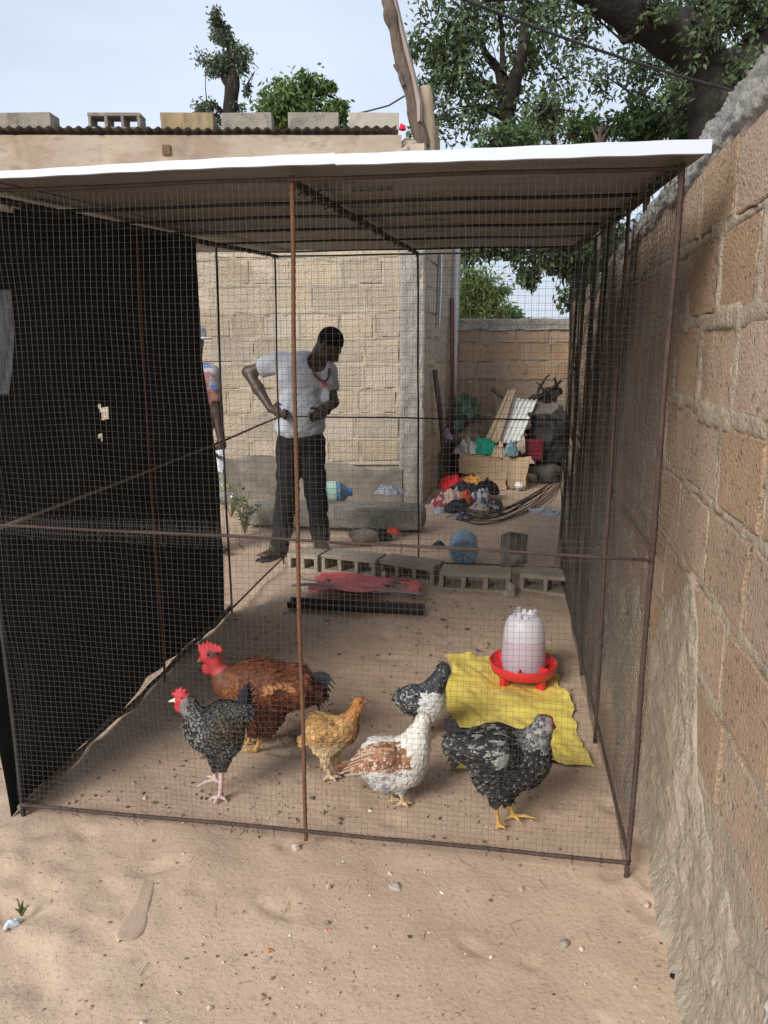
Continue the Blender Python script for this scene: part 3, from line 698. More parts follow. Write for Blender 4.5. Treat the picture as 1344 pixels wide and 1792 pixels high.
# ---- poles, offcuts and rolled mesh standing between the pen and the wall
pole_specs = [(1.75, .035, .010, 2.0, .02, 'dark_steel', 'bar'), (2.0, .06, .012, 2.05, .05, 'dark_steel', 'bar'), (2.25, .05, .011, 1.95, .08, 'rebar', 'bar'), (2.55, .07, .013, 2.1, -.03, 'dark_steel', 'bar'), (2.8, .05, .010, 2.0, .06, 'rebar', 'bar')]
labs = ['thin dark steel bar standing between pen mesh and wall, by the cast column', 'thicker dark steel bar leaning beside the cast wall column', 'brown rusty bar standing beyond the cast wall column', 'thickest dark steel bar leaning behind the rusty bar by the wall', 'slim rusty bar standing at the rear corner of the pen by the wall']
for (d, off, r, L_, ln, mm, _), lb in zip(pole_specs, labs):
    b0 = cg(CW + off, d, 0); b1 = cg(CW + off + .02, d + ln, L_)
    mb = rib_tube(b0 - [0, 0, .02], b1, r, ribs=False, bow=.008); o = build('steel_bar', mb, M[mm], None, True, loc=b0); tag(o, lb, 'steel bar', 'bars standing by the wall')
# ================================================================== HENS
def proj(P):
    v = np.asarray(P, float) - CAM
    z = v[..., 1] * math.cos(PITCH) - v[..., 2] * math.sin(PITCH); u = v[..., 1] * math.sin(PITCH) + v[..., 2] * math.cos(PITCH)
    return 672 + FPX * v[..., 0] / z, 896 - FPX * u / z
def feathers(name, parent, V, Fq, flow, n, lenf, colf, keep, seed=1, wid=.42, lift=.14):
    rg = np.random.default_rng(seed); N = normals(V, Fq)
    c = V[Fq].mean(1); nn = N[Fq].mean(1); ar = np.linalg.norm(np.cross(V[Fq[:, 2]] - V[Fq[:, 0]], V[Fq[:, 3]] - V[Fq[:, 1]]), axis=1)
    k = keep(c); c, nn, ar = c[k], nn[k], ar[k]
    i = rg.choice(len(c), n, p=ar / ar.sum()); p = c[i]; m = nn[i] + rg.normal(0, .08, (n, 3)); m /= np.linalg.norm(m, axis=1)[:, None]
    fp = np.array([f[0] for f in flow]); fd = np.array([f[1] for f in flow]); fd = fd / np.linalg.norm(fd, axis=1)[:, None]
    w = 1 / (np.linalg.norm(p[:, None] - fp[None], axis=-1) ** 3 + 1e-6); d = (w[..., None] * fd[None]).sum(1)
    d = d + rg.normal(0, .10, (n, 3)) * np.linalg.norm(d, axis=1)[:, None]
    d = d - (d * m).sum(1)[:, None] * m; d /= np.linalg.norm(d, axis=1)[:, None] + 1e-9
    s = np.cross(m, d); px_, py_ = proj(p)
    L = lenf(px_, py_) * rg.uniform(.75, 1.25, n); W = L * wid * rg.uniform(.8, 1.2, n)
    mb = MB()
    rows = [(0, .45), (.3, .9), (.55, 1.0), (.8, .75)]
    vs_, cs_ = [], []
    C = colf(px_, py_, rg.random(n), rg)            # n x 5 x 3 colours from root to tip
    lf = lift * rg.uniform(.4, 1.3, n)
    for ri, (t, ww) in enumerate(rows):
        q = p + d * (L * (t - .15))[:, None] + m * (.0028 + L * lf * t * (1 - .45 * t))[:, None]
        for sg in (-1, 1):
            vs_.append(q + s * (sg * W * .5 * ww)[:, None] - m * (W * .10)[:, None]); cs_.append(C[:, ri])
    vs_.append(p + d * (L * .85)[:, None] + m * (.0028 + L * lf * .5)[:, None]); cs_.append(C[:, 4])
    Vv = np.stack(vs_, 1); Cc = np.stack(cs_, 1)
    base = np.arange(n)[:, None] * 9
    faces = np.concatenate([base + np.array([[a, a + 1, a + 3, a + 2]]) for a in (0, 2, 4)]).tolist() + (base + np.array([[6, 7, 8]])).tolist()
    mb.add(Vv.reshape(-1, 3), faces, Cc.reshape(-1, 3))
    o = build(name, mb, M['feather'], parent, True); tag(o, kind='stuff'); return o
def blade(mb, a, b, w, c0, c1, bend=(0, 0, 0), n=7, side=None):
    a = np.asarray(a, float); b = np.asarray(b, float); t = np.linspace(0, 1, n)
    p = a + (b - a) * t[:, None] + np.asarray(bend) * (np.sin(t * math.pi))[:, None]
    d = b - a; d /= np.linalg.norm(d); s = np.cross(d, [0, 1, 0]) if side is None else np.asarray(side, float); s = s / (np.linalg.norm(s) + 1e-9)
    ww = w * np.clip(np.sin(np.clip(t * 1.02 + .12, 0, 1) * math.pi) ** .6, .12, 1) * .5
    ww[-1] = w * .06
    P = np.stack([p - s * ww[:, None] + [0, .003, 0], p, p + s * ww[:, None] + [0, .003, 0]], 1)
    c0 = np.array(c0); c1 = np.array(c1); C = (c0 + (c1 - c0) * t[:, None])[:, None].repeat(3, 1)
    C[:, 1] *= 1.12
    mb.grid(P, col=C.reshape(-1, 3))
BLK = (.012, .012, .014); GRY = (.30, .29, .27); WHT = (.70, .68, .64); RED = (.52, .035, .045); DRED = (.20, .02, .025); YEL = (.50, .30, .09); PINK = (.58, .42, .40); IVORY = (.68, .60, .48)
def C5(*rows):      # build an n x 5 x 3 colour table from five colour arrays
    return np.stack([np.broadcast_to(np.asarray(r, float), rows[-1].shape if hasattr(rows[-1], 'shape') and np.ndim(rows[-1]) == 2 else (1, 3)) for r in rows], 1)
def lerp(a, b, t): return np.asarray(a)[None] * (1 - t[:, None]) + np.asarray(b)[None] * t[:, None]
def tint(n, c, rg, s=.18): return np.asarray(c)[None] * (1 + rg.normal(0, s, (n, 1)))

def hen(name, label, Y0, feet, prims, flow, nf, lenf, colf, keepf, tails, seed, h=.0042, k=.018, group='hens and pullets in the pen', wid=.42):
    g = gnd(*feet); Y0 = float(g[1]); dz = 0.0
    S = mpp(Y0, .25)
    B = lambda x, y, dy=0.0: at(x, y, Y0 + dy * S) - [0, 0, dz]
    root = thing(name, label, 'hen', (B(*feet)[0], Y0, gz(B(*feet)[0], Y0)), group)
    zoff = np.array([0, 0, gz(B(*feet)[0], Y0)])
    sd = SDF(k)
    for q in prims:
        if q[0] == 'c': sd.cone(B(*q[1]) + zoff, B(*q[2]) + zoff, q[3] * S, q[4] * S, q[5], q[6] * S if len(q) > 6 else None)
        else:
            c = B(*q[1]) + zoff; sd.ell(c, np.array(q[2]) * S, q[3] if len(q) > 3 and q[3] is not None else None, q[4], q[5] * S if len(q) > 5 else None)
    V, Fq, C = sd.mesh(h); mb = MB(); mb.add(V, Fq, C); build('body', mb, M['flesh'], root, True)
    fl = [(B(*a) + zoff, (B(*b) - B(*a))) for a, b in flow]
    keep = lambda c: keepf(*proj(c))
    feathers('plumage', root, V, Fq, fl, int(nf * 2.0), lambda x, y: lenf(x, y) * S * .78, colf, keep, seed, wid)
    if tails:
        mt = MB()
        for (a, b, w, c0, c1, bd) in tails: blade(mt, B(*a) + zoff, B(*b) + zoff, w * S, c0, c1, (bd[0] * S, 0, bd[1] * S))
        build('tail', mt, M['feather'], root, True)
    return root, B, S, zoff
def eye(root, B, S, zo, x, y, dy, r=2.6):
    mb = MB(); c = B(x, y, dy) + zo; t = np.linspace(0, math.pi, 7); mb.lathe(np.stack([np.sin(t) * r * S, -np.cos(t) * r * S], 1), c, 10)
    build('eye', mb, EYE, root, True)
EYE = pm('dark eye', (.012, .008, .006), rough=.15, spec=.6)
def legs(hip, knee, ankle, toes, col, r0=18, r1=8, fcol=None, dy=0):
    out = [('c', hip, knee, r0, r1, fcol or col, 6), ('c', knee, ankle, 4.6, 4.0, col, 2.5)]
    for t in toes:
        mid = ((ankle[0] + t[0]) / 2, (ankle[1] + t[1]) / 2 - 2, (ankle[2] + t[2]) / 2) if len(t) > 2 else t
        out += [('c', ankle, mid, 3.6, 3.0, col, 1.5), ('c', mid, t, 3.0, 1.6, col, 1.0)]
    return out

# --- 1. brown naked-neck rooster
def col_brown(x, y, r, rg):
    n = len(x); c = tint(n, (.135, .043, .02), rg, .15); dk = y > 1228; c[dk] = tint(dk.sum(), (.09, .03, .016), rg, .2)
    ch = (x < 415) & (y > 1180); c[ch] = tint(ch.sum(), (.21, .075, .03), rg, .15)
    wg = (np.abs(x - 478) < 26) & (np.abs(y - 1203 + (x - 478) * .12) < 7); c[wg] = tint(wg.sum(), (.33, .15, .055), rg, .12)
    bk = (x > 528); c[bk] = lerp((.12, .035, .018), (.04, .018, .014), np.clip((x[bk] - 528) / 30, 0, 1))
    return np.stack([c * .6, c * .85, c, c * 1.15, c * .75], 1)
prim = [('c', (362, 1150), (376, 1158), 12, 11, RED, 6), ('c', (354, 1154), (346, 1160), 5, 1.5, (.30, .2, .12), 3),
        ('c', (374, 1158), (392, 1186), 10, 15, (.45, .06, .06), 8), ('e', (362, 1172), (9, 4, 11), None, RED, 3), ('e', (368, 1147), (13, 12, 8), None, (.16, .05, .035), 4),
        ('c', (400, 1196), (450, 1200), 28, 45, (.14, .045, .02)), ('c', (450, 1200), (515, 1204), 46, 36, (.13, .04, .02)), ('c', (515, 1204), (548, 1212), 36, 20, (.10, .03, .018)),
        ('c', (425, 1212), (470, 1224), 32, 38, (.13, .04, .02)), ('c', (480, 1200, -28), (520, 1204, -20), 22, 14, (.13, .04, .02))]
for k, x in enumerate(range(349, 385, 7)): prim.append(('c', (x + 3, 1140), (x, 1124 + abs(k - 2) * 3), 5, 2.2, RED, 3))
prim += legs((475, 1255, -12), (462, 1285, -12), (447, 1314, -12), [(424, 1316, -20), (430, 1322, -8), (462, 1318, 0)], YEL, 20, 9, (.10, .03, .018))
prim += legs((450, 1252, 16), (442, 1282, 16), (432, 1302, 16), [(416, 1306, 10), (424, 1312, 22), (445, 1304, 18)], YEL, 19, 9, (.10, .03, .018))
tl = [((535, 1192 + i * 4, -10 + 4 * i), (588 - 4 * i, 1200 + 7 * i, -14 + 6 * i), 17, BLK, (.03, .035, .045), (4, 12)) for i in range(8)]
r1 = hen('rooster', 'big red-brown rooster with bare red neck and black tail', 2.80, (447, 1314), prim,
    [((395, 1190), (430, 1196)), ((450, 1180), (500, 1192)), ((520, 1200), (560, 1215)), ((470, 1230), (500, 1255)), ((410, 1225), (430, 1250))], 900,
    lambda x, y: np.where(x > 500, 24, np.where(x < 420, 14, 19)), col_brown, lambda x, y: (x > 388) & (y > 1150) & (y < 1288) & ~((x < 398) & (y < 1182)), tl, 5, k=.03)
r1[0]['category'] = 'rooster'
eye(*r1, 364, 1148, -11)

# --- 2. barred cockerel with pink legs
def col_barred(dark=.55, tw=None):
    def f(x, y, r, rg):
        n = len(x); g = tint(n, GRY, rg, .25); b = tint(n, BLK, rg, .3)
        d = r < dark
        g[d] *= .62
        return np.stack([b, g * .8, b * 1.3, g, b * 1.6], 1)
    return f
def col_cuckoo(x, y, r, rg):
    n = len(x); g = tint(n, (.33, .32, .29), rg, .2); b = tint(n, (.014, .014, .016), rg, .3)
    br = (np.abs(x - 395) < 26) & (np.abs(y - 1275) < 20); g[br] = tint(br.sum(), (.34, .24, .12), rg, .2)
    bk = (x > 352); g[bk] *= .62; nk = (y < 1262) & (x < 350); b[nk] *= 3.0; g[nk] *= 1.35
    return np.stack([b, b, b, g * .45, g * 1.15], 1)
prim = [('c', (317, 1226), (324, 1228), 10, 11, RED, 5), ('c', (308, 1228), (294, 1231), 4.5, 1.2, IVORY, 2), ('e', (312, 1241), (7, 3.5, 9), None, RED, 2), ('e', (325, 1239), (5, 5, 7), None, (.55, .3, .28), 2),
        ('c', (326, 1230), (345, 1264), 12, 21, (.2, .19, .18)), ('c', (350, 1278), (392, 1266), 27, 35, (.08, .08, .08)), ('c', (392, 1266), (428, 1248), 34, 17, (.04, .04, .04)), ('c', (360, 1292), (395, 1294), 26, 30, (.08, .08, .08))]
for k, (x, y) in enumerate([(302, 1217), (309, 1210), (317, 1207), (325, 1210)]): prim.append(('c', (315, 1220), (x, y), 5, 2.6, RED, 3))
prim += legs((394, 1312, -8), (389, 1346, -8), (385, 1397, -8), [(366, 1402, -14), (374, 1409, -22), (398, 1406, -12), (392, 1392, 6)], PINK, 19, 8.5, (.07, .07, .07))
prim += legs((376, 1312, 12), (374, 1340, 12), (377, 1367, 12), [(345, 1379, 4), (362, 1361, 22), (384, 1374, 6)], PINK, 17, 7, (.07, .07, .07))
tl = [((424, 1255 - i, -9 + 3 * i), (436 + 3.0 * i, 1196 + 1.5 * i * i, -14 + 5 * i), 17, (.02, .022, .028), (.012, .014, .02), (-5, 3)) for i in range(7)]
r2 = hen('cockerel', 'black and white barred cockerel with red comb and pink legs', 2.46, (385, 1400), prim,
    [((325, 1230), (345, 1262)), ((345, 1265), (352, 1300)), ((390, 1250), (430, 1245)), ((395, 1280), (430, 1290)), ((390, 1320), (388, 1345)), ((365, 1290), (395, 1310))], 1300,
    lambda x, y: np.where(y < 1255, 12, np.where(y > 1318, 10, 14)), col_cuckoo, lambda x, y: (y > 1218) & (y < 1348) & ((x > 328) | (y > 1250)), tl, 6, k=.022)
r2[0]['category'] = 'cockerel'; eye(*r2, 318, 1225, -10, 2.2)

# --- 3. buff pullet
def col_buff(x, y, r, rg):
    n = len(x); c = tint(n, (.45, .26, .10), rg, .2); hd = (y < 1262) & (x > 600); c[hd] = tint(hd.sum(), (.45, .20, .06), rg, .15)
    lo = y > 1298; c[lo] = tint(lo.sum(), (.52, .38, .22), rg, .12)
    dk = (r < .14) & ~hd; e = c.copy(); e[dk] = (.14, .08, .05)
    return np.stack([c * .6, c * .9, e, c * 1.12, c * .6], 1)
prim = [('c', (627, 1229), (630, 1232), 10, 9, (.46, .2, .07), 4), ('c', (637, 1227), (651, 1226), 4.5, 1.2, (.16, .12, .1), 2), ('c', (630, 1221), (640, 1224), 3, 2, RED, 2), ('e', (633, 1237), (5, 6, 5), None, (.5, .3, .24), 3),
        ('c', (625, 1236), (609, 1266), 9, 16, (.44, .22, .08)), ('c', (602, 1276), (562, 1276), 25, 27, (.4, .23, .09)), ('c', (562, 1276), (536, 1288), 27, 12, (.4, .25, .1)), ('c', (590, 1294), (566, 1298), 19, 20, (.5, .36, .2))]
prim += legs((575, 1306, -6), (570, 1334, -6), (579, 1360, -6), [(565, 1364, -14), (588, 1366, -14), (600, 1359, -2)], (.56, .42, .30), 15, 7, (.5, .36, .2))
prim += legs((585, 1306, 10), (588, 1328, 10), (598, 1352, 10), [(612, 1352, 4), (590, 1356, 2)], (.56, .42, .30), 13, 6, (.5, .36, .2))
tl = [((540, 1284 + i, -6 + 3 * i), (502 + 3 * i, 1286 + 3.5 * i, -10 + 5 * i), 13, (.03, .025, .022), BLK, (0, 3)) for i in range(6)]
r3 = hen('pullet', 'small buff coloured pullet with a dark tail tip', 2.58, (579, 1362), prim,
    [((626, 1234), (610, 1265)), ((600, 1268), (570, 1272)), ((560, 1275), (535, 1290)), ((585, 1296), (570, 1315)), ((572, 1310), (570, 1335))], 700,
    lambda x, y: np.where((y < 1262) & (x > 600), 9, np.where(x < 575, 20, 15)), col_buff, lambda x, y: (y > 1216) & (y < 1336) & (x < 634), tl, 7, k=.018)
eye(*r3, 630, 1229, -9, 2.2)

# --- 4. small black and white hen, looking away
def col_bw(x, y, r, rg):
    n = len(x); c = tint(n, (.05, .055, .06), rg, .3); e = np.where((r < .5)[:, None], (.42, .43, .44), c)
    nk = (y < 1205) & (x > 748); e[nk] = np.where((r[nk] < .25)[:, None], (.3, .3, .3), c[nk])
    w = (y > 1212) & (x > 738); c[w] = tint(w.sum(), (.72, .71, .68), rg, .06); e[w] = c[w]
    return np.stack([c * .8, c, c, e, c * .8], 1)
prim = [('c', (776, 1166), (778, 1172), 9, 9, (.05, .05, .05), 3), ('c', (779, 1163, 6), (783, 1166, 13), 4, 1.5, (.1, .08, .07), 2), ('c', (776, 1172), (757, 1206), 10, 20, (.05, .05, .05)),
        ('c', (752, 1222), (722, 1222), 28, 24, (.4, .4, .4)), ('c', (722, 1222), (702, 1220), 24, 12, (.05, .05, .05)), ('c', (752, 1232), (745, 1240), 24, 22, (.7, .69, .66))]
prim += legs((750, 1250, -6), (748, 1268, -6), (744, 1288, -6), [(735, 1291, -12), (750, 1293, -14), (757, 1289, 0)], (.5, .42, .34), 14, 6, (.6, .58, .55))
prim += legs((738, 1248, 10), (736, 1264, 10), (732, 1280, 10), [(742, 1282, 4), (725, 1283, 6)], (.5, .42, .34), 12, 5, (.6, .58, .55))
tl = [((706, 1220 - 2 * i, -6 + 4 * i), (684 + 1.5 * i, 1225 - 4 * i, -8 + 5 * i), 10, BLK, (.02, .02, .024), (0, 3)) for i in range(5)]
r4 = hen('hen', 'little black and white speckled hen turned away beside the yellow sack', 2.93, (744, 1290), prim,
    [((776, 1168), (758, 1205)), ((750, 1215), (720, 1220)), ((720, 1222), (700, 1222)), ((752, 1235), (745, 1252))], 650,
    lambda x, y: np.where(y < 1200, 11, 14), col_bw, lambda x, y: (y > 1154) & (y < 1266), tl, 8, k=.018)

# --- 5. white hen with brown back
def col_wb(x, y, r, rg):
    n = len(x); wht = tint(n, (.72, .69, .63), rg, .07); br = tint(n, (.30, .14, .075), rg, .28)
    bz = (y > 1296 + (x - 700) * -.12) & (y < 1352 - (x - 600) * .07) & (x < 722) & (x < 700 + (y - 1290) * .6)
    c = wht.copy(); e = wht.copy(); t = wht.copy()
    c[bz] = br[bz]; e[bz] = np.where((r[bz] < .45)[:, None], br[bz] * 1.1, (.60, .45, .33)); t[bz] = (.62, .50, .40)
    gp = ~bz & (y > 1350) & (r < .35); c[gp] = (.30, .31, .34); e[gp] = (.36, .37, .40)
    return np.stack([c * .75, c, c, e, t], 1)
prim = [('c', (741, 1252), (744, 1256), 9, 8, (.68, .62, .54), 4), ('c', (748, 1255, 4), (757, 1262, 8), 4, 1.4, (.4, .28, .18), 2), ('e', (747, 1262, 0), (4, 4, 4), None, (.42, .2, .15), 2), ('c', (740, 1256), (727, 1294), 10, 27, (.7, .68, .62)),
        ('c', (716, 1316), (668, 1322), 34, 36, (.6, .5, .42)), ('c', (668, 1322), (618, 1338), 36, 13, (.3, .16, .09)), ('c', (712, 1338), (676, 1348), 32, 30, (.66, .63, .58)), ('c', (680, 1320, -24), (630, 1336, -16), 18, 8, (.3, .16, .09))]
prim += legs((703, 1368, -8), (702, 1382, -8), (706, 1402, -8), [(694, 1405, -14), (714, 1408, -16), (722, 1401, -4)], (.55, .38, .22), 14, 7, (.6, .58, .54))
prim += legs((686, 1368, 12), (684, 1380, 12), (690, 1396, 12), [(702, 1397, 6), (682, 1399, 6)], (.55, .38, .22), 13, 6, (.6, .58, .54))
tl = [((622, 1332 + 2 * i, -8 + 4 * i), (580 + 3 * i, 1344 + 3 * i, -10 + 5 * i), 10, (.26, .12, .07) if i < 3 else BLK, (.16, .075, .045) if i < 3 else BLK, (0, 3)) for i in range(6)]
tl += [((690 - 7 * i, 1308 + 5 * i, -34 + i), (618 - 4 * i, 1326 + 4 * i, -24 + i), 12, (.34, .17, .10), (.20, .09, .05) if i % 2 else (.55, .42, .32), (0, 4)) for i in range(7)]
r5 = hen('hen', 'white necked hen with rusty brown lacing over its back and wings', 2.42, (706, 1404), prim,
    [((740, 1256), (728, 1292)), ((715, 1300), (680, 1310)), ((670, 1320), (620, 1338)), ((710, 1345), (690, 1370)), ((680, 1350), (650, 1360)), ((735, 1300), (728, 1330))], 1000,
    lambda x, y: np.where(y < 1290, 9, np.where(x < 680, 22, 16)), col_wb, lambda x, y: (y > 1248) & (y < 1386), tl, 9, k=.02)

# --- 6. large dark barred hen
def col_dark(x, y, r, rg):
    n = len(x); b = tint(n, (.016, .016, .019), rg, .3); g = tint(n, (.22, .22, .205), rg, .3); g[r < .55] *= .25
    nk = (y < 1312 - (950 - x) * .1) & (x > 905); g[nk] = tint(nk.sum(), (.46, .45, .42), rg, .15); b[nk] = tint(nk.sum(), (.10, .10, .10), rg, .3)
    wp = (np.hypot(x - 882, (y - 1328) * .8) < 12) | ((np.hypot(x - 862, y - 1298) < 30) & (r > .72)); g[wp] = tint(wp.sum(), (.50, .50, .44), rg, .15); b[wp] = (.2, .2, .18)
    return np.stack([b, b, b, g * .5, g * 1.2], 1)
prim = [('c', (953, 1258), (957, 1262), 12, 11, (.3, .26, .25), 4), ('c', (964, 1261), (973, 1267), 4.5, 1.3, (.03, .025, .025), 2), ('e', (961, 1272), (6, 4, 9), None, DRED, 2), ('c', (950, 1249), (964, 1251), 5, 4, DRED, 3), ('e', (962, 1261), (7, 11, 7), None, (.22, .05, .05), 3),
        ('c', (950, 1265), (932, 1298), 15, 31, (.3, .3, .28)), ('c', (924, 1318), (868, 1310), 40, 46, (.06, .06, .065)), ('c', (868, 1310), (806, 1296), 46, 26, (.05, .05, .055)), ('c', (915, 1336), (868, 1345), 36, 40, (.05, .05, .055)), ('c', (880, 1308, -30), (820, 1302, -22), 26, 14, (.05, .05, .055))]
prim += legs((876, 1372, -10), (867, 1400, -10), (873, 1440, -10), [(868, 1446, -20), (884, 1443, -22), (890, 1438, -4)], YEL, 26, 9.5, (.05, .05, .055))
prim += legs((892, 1368, 14), (888, 1394, 14), (899, 1421, 14), [(940, 1426, 4), (913, 1436, -4), (881, 1431, 8), (890, 1416, 24)], YEL, 22, 9, (.05, .05, .055))
tl = [((806, 1276 + 6 * i, -8 + 3 * i), (772 + 1.2 * (i - 2) ** 2, 1253 + 15 * i, -12 + 5 * i), 15, (.03, .03, .034), (.016, .016, .02), (-3, 7 - 2 * i)) for i in range(7)]
r6 = hen('hen', 'large black and grey barred hen with a pale grey neck and yellow feet', 2.31, (873, 1441), prim,
    [((952, 1262), (935, 1292)), ((930, 1298), (925, 1325)), ((910, 1300), (870, 1302)), ((870, 1300), (810, 1292)), ((900, 1345), (870, 1370)), ((860, 1340), (825, 1345)), ((872, 1375), (868, 1400))], 1500,
    lambda x, y: np.where((x > 915) & (y < 1300), 11, np.where(x < 850, 22, 17)), col_dark, lambda x, y: (y > 1246) & (y < 1404) & ~((x > 956) & (y < 1284)), tl, 10, k=.024)
eye(*r6, 958, 1258, -11, 2.2)
# ================================================================== PEOPLE
M['skin'] = pm('dark skin', (.048, .029, .021), (.072, .045, .033), 18, .4, .15, 200, spec=.4, world=False)
M['hair'] = pm('short black hair', (.008, .007, .007), (.014, .012, .011), 60, .9, .8, 300, spec=.1, world=False)
M['tee'] = pm('pale grey blue tee', (.40, .43, .49), (.48, .51, .57), 7, .95, .5, 26, spec=.1, world=False, detail=3)
M['trouser'] = pm('black trousers', (.008, .008, .010), (.016, .016, .018), 8, .9, .5, 24, spec=.15, world=False, detail=3)
M['sandal'] = pm('dark rubber sandal', (.025, .025, .035), (.05, .05, .06), 9, .7, world=False)
MY = 5.66
def Q(x, y, dy=0.0): return at(x, y, MY + dy)
man = thing('person', 'man in a pale T-shirt and black trousers looking down with hands at his waist', 'person', (Q(518, 975)[0], MY, 0))
s1 = mpp(MY, 1.0)
# body: one continuous skin
b = SDF(.025)
hc = Q(577, 604)
hd = np.array([.60, -.26, -.62]); hd /= np.linalg.norm(hd)                    # where the face looks: right, a little to the camera, down
hu = np.array([.52, -.16, .72]); hu -= hd * (hu @ hd); hu /= np.linalg.norm(hu); hs = np.cross(hd, hu)
HM = np.stack([hd, hs, hu], 1)
def H(f, s, u): return hc + hd * f + hs * s + hu * u
b.ell(H(-.012, 0, .022), (.098, .076, .095), HM, k=.02)                       # skull
b.ell(H(.030, 0, -.045), (.066, .060, .078), HM, k=.03)                       # face and jaw
b.cone(H(.062, 0, -.100), H(.050, 0, -.108), .024, .030, k=.02)               # chin
b.cone(H(.098, 0, -.008), H(.112, 0, -.040), .009, .016, k=.012)              # nose
for sg in (-1, 1):
    b.cone(H(.086, sg * .012, .012), H(.080, sg * .045, .012), .010, .010, k=.012)      # brow
    b.ell(H(-.005, sg * .076, -.015), (.020, .009, .033), HM, k=.006)                    # ear
    b.ell(H(.102, sg * .011, -.047), (.010, .009, .008), HM, k=.006)                     # nostril
b.ell(H(.099, 0, -.068), (.012, .024, .008), HM, k=.006); b.ell(H(.096, 0, -.082), (.012, .021, .008), HM, k=.006)   # lips
b.cone(H(-.03, 0, -.06), Q(551, 634), .054, .060)                             # neck
chest = Q(532, 660, -.0); belly = Q(527, 720, -.02); pelv = Q(524, 772)
b.ell(chest, (.175, .115, .17)); b.ell(belly, (.155, .115, .17)); b.ell(pelv, (.165, .12, .12))
shR, shL = Q(489, 634, .03), Q(573, 652, -.03)
b.cone(shR, Q(545, 640), .062, .07); b.cone(shL, Q(545, 640), .06, .07)
elR, wrR = Q(434, 651, .10), Q(474, 716, -.06); haR = Q(497, 724, -.14)
elL, wrL = Q(582, 704, -.06), Q(566, 722, -.17); haL = Q(552, 728, -.20)
b.chain([shR, elR], [.056, .041]); b.chain([elR, (elR * .55 + wrR * .45), wrR], [.041, .042, .027])
b.chain([shL, elL], [.056, .042]); b.chain([elL, wrL], [.043, .028])
def hand(w, t, curl, up, side, r=.0088):
    d = (t - w); L = np.linalg.norm(d); d /= L; n = np.cross(d, up); n /= np.linalg.norm(n); up2 = np.cross(n, d)
    b.ell((w + t) / 2, (.052, .020, .040), np.stack([d, n, up2], 1), k=.012); b.cone(w, (w * .4 + t * .6), .026, .022, k=.015)
    for i, (o, l) in enumerate(zip((-.030, -.010, .011, .031), (.070, .082, .078, .060))):
        a = t + up2 * o * .9; m1 = a + d * l * .5 + n * curl * .012; m2 = m1 + d * l * .35 * .7 + n * curl * l * .35; m3 = m2 + d * l * .1 + n * curl * l * .25
        b.chain([a - d * .012, m1, m2, m3], [r + .001, r, r - .0008, r - .0018], k=.004)
    th = w + d * .028 + up2 * side * .030; t1 = th + d * .028 + up2 * side * .028 + n * curl * .010; t2 = t1 + d * .030 + up2 * side * .006 + n * curl * .016
    b.chain([th, t1, t2], [.014, .011, .0085], k=.008)
hand(wrR, haR, 1.0, np.array([0, .2, 1.0]), 1); hand(wrL, haL, -1.0, np.array([0, .2, 1.0]), 1)
hpR, hpL = Q(507, 782), Q(545, 784); knR, knL = Q(503, 868, -.02), Q(553, 866, .02); anR, anL = Q(491, 957, -.03), Q(561, 948, .07)
b.chain([hpR, knR, anR], [.082, .058, .040]); b.chain([hpL, knL, anL], [.082, .058, .040])
def foot(an, d, gz0):
    d = np.asarray(d, float); d /= np.linalg.norm(d); s = np.array([-d[1], d[0], 0]); heel = np.array([an[0], an[1], gz0 + .040]) - d * .03
    toe = heel + d * .20; toe[2] = gz0 + .028
    b.cone(an, heel, .038, .036); b.cone(heel, toe, .036, .026); b.cone(an, (heel + toe) / 2 + [0, 0, .012], .036, .032)
    for i in range(5): a = toe + s * (i - 2) * .016; b.cone(a - d * .03, a + d * (.035 - .006 * i), .012, .009, k=.004)
    return heel, toe, d, s
fR = foot(anR, (-.62, -.75, 0), .018); fL = foot(anL, (.5, -.85, 0), .018)
sdf_obj('body', b, .0075, M['skin'], man)
# hair cap
hsd = SDF(.02); hsd.ell(H(-.018, 0, .030), (.101, .080, .098), HM)
sdf_obj('hair', hsd, .008, M['hair'], man, rough=.002, rscale=90, clip=lambda G: -(((G - H(.052, 0, .028)) @ (-hd * .62 + hu * .78))) * 1.0 + 0)
for sg in (-1, 1):
    mb = MB(); t = np.linspace(0, math.pi, 7); mb.lathe(np.stack([np.sin(t) * .011, -np.cos(t) * .011], 1), H(.078, sg * .032, -.006), 10)
    build('eye', mb, pm('eye white', (.30, .28, .26), (.03, .02, .02), 60, .3, world=False), man, True)
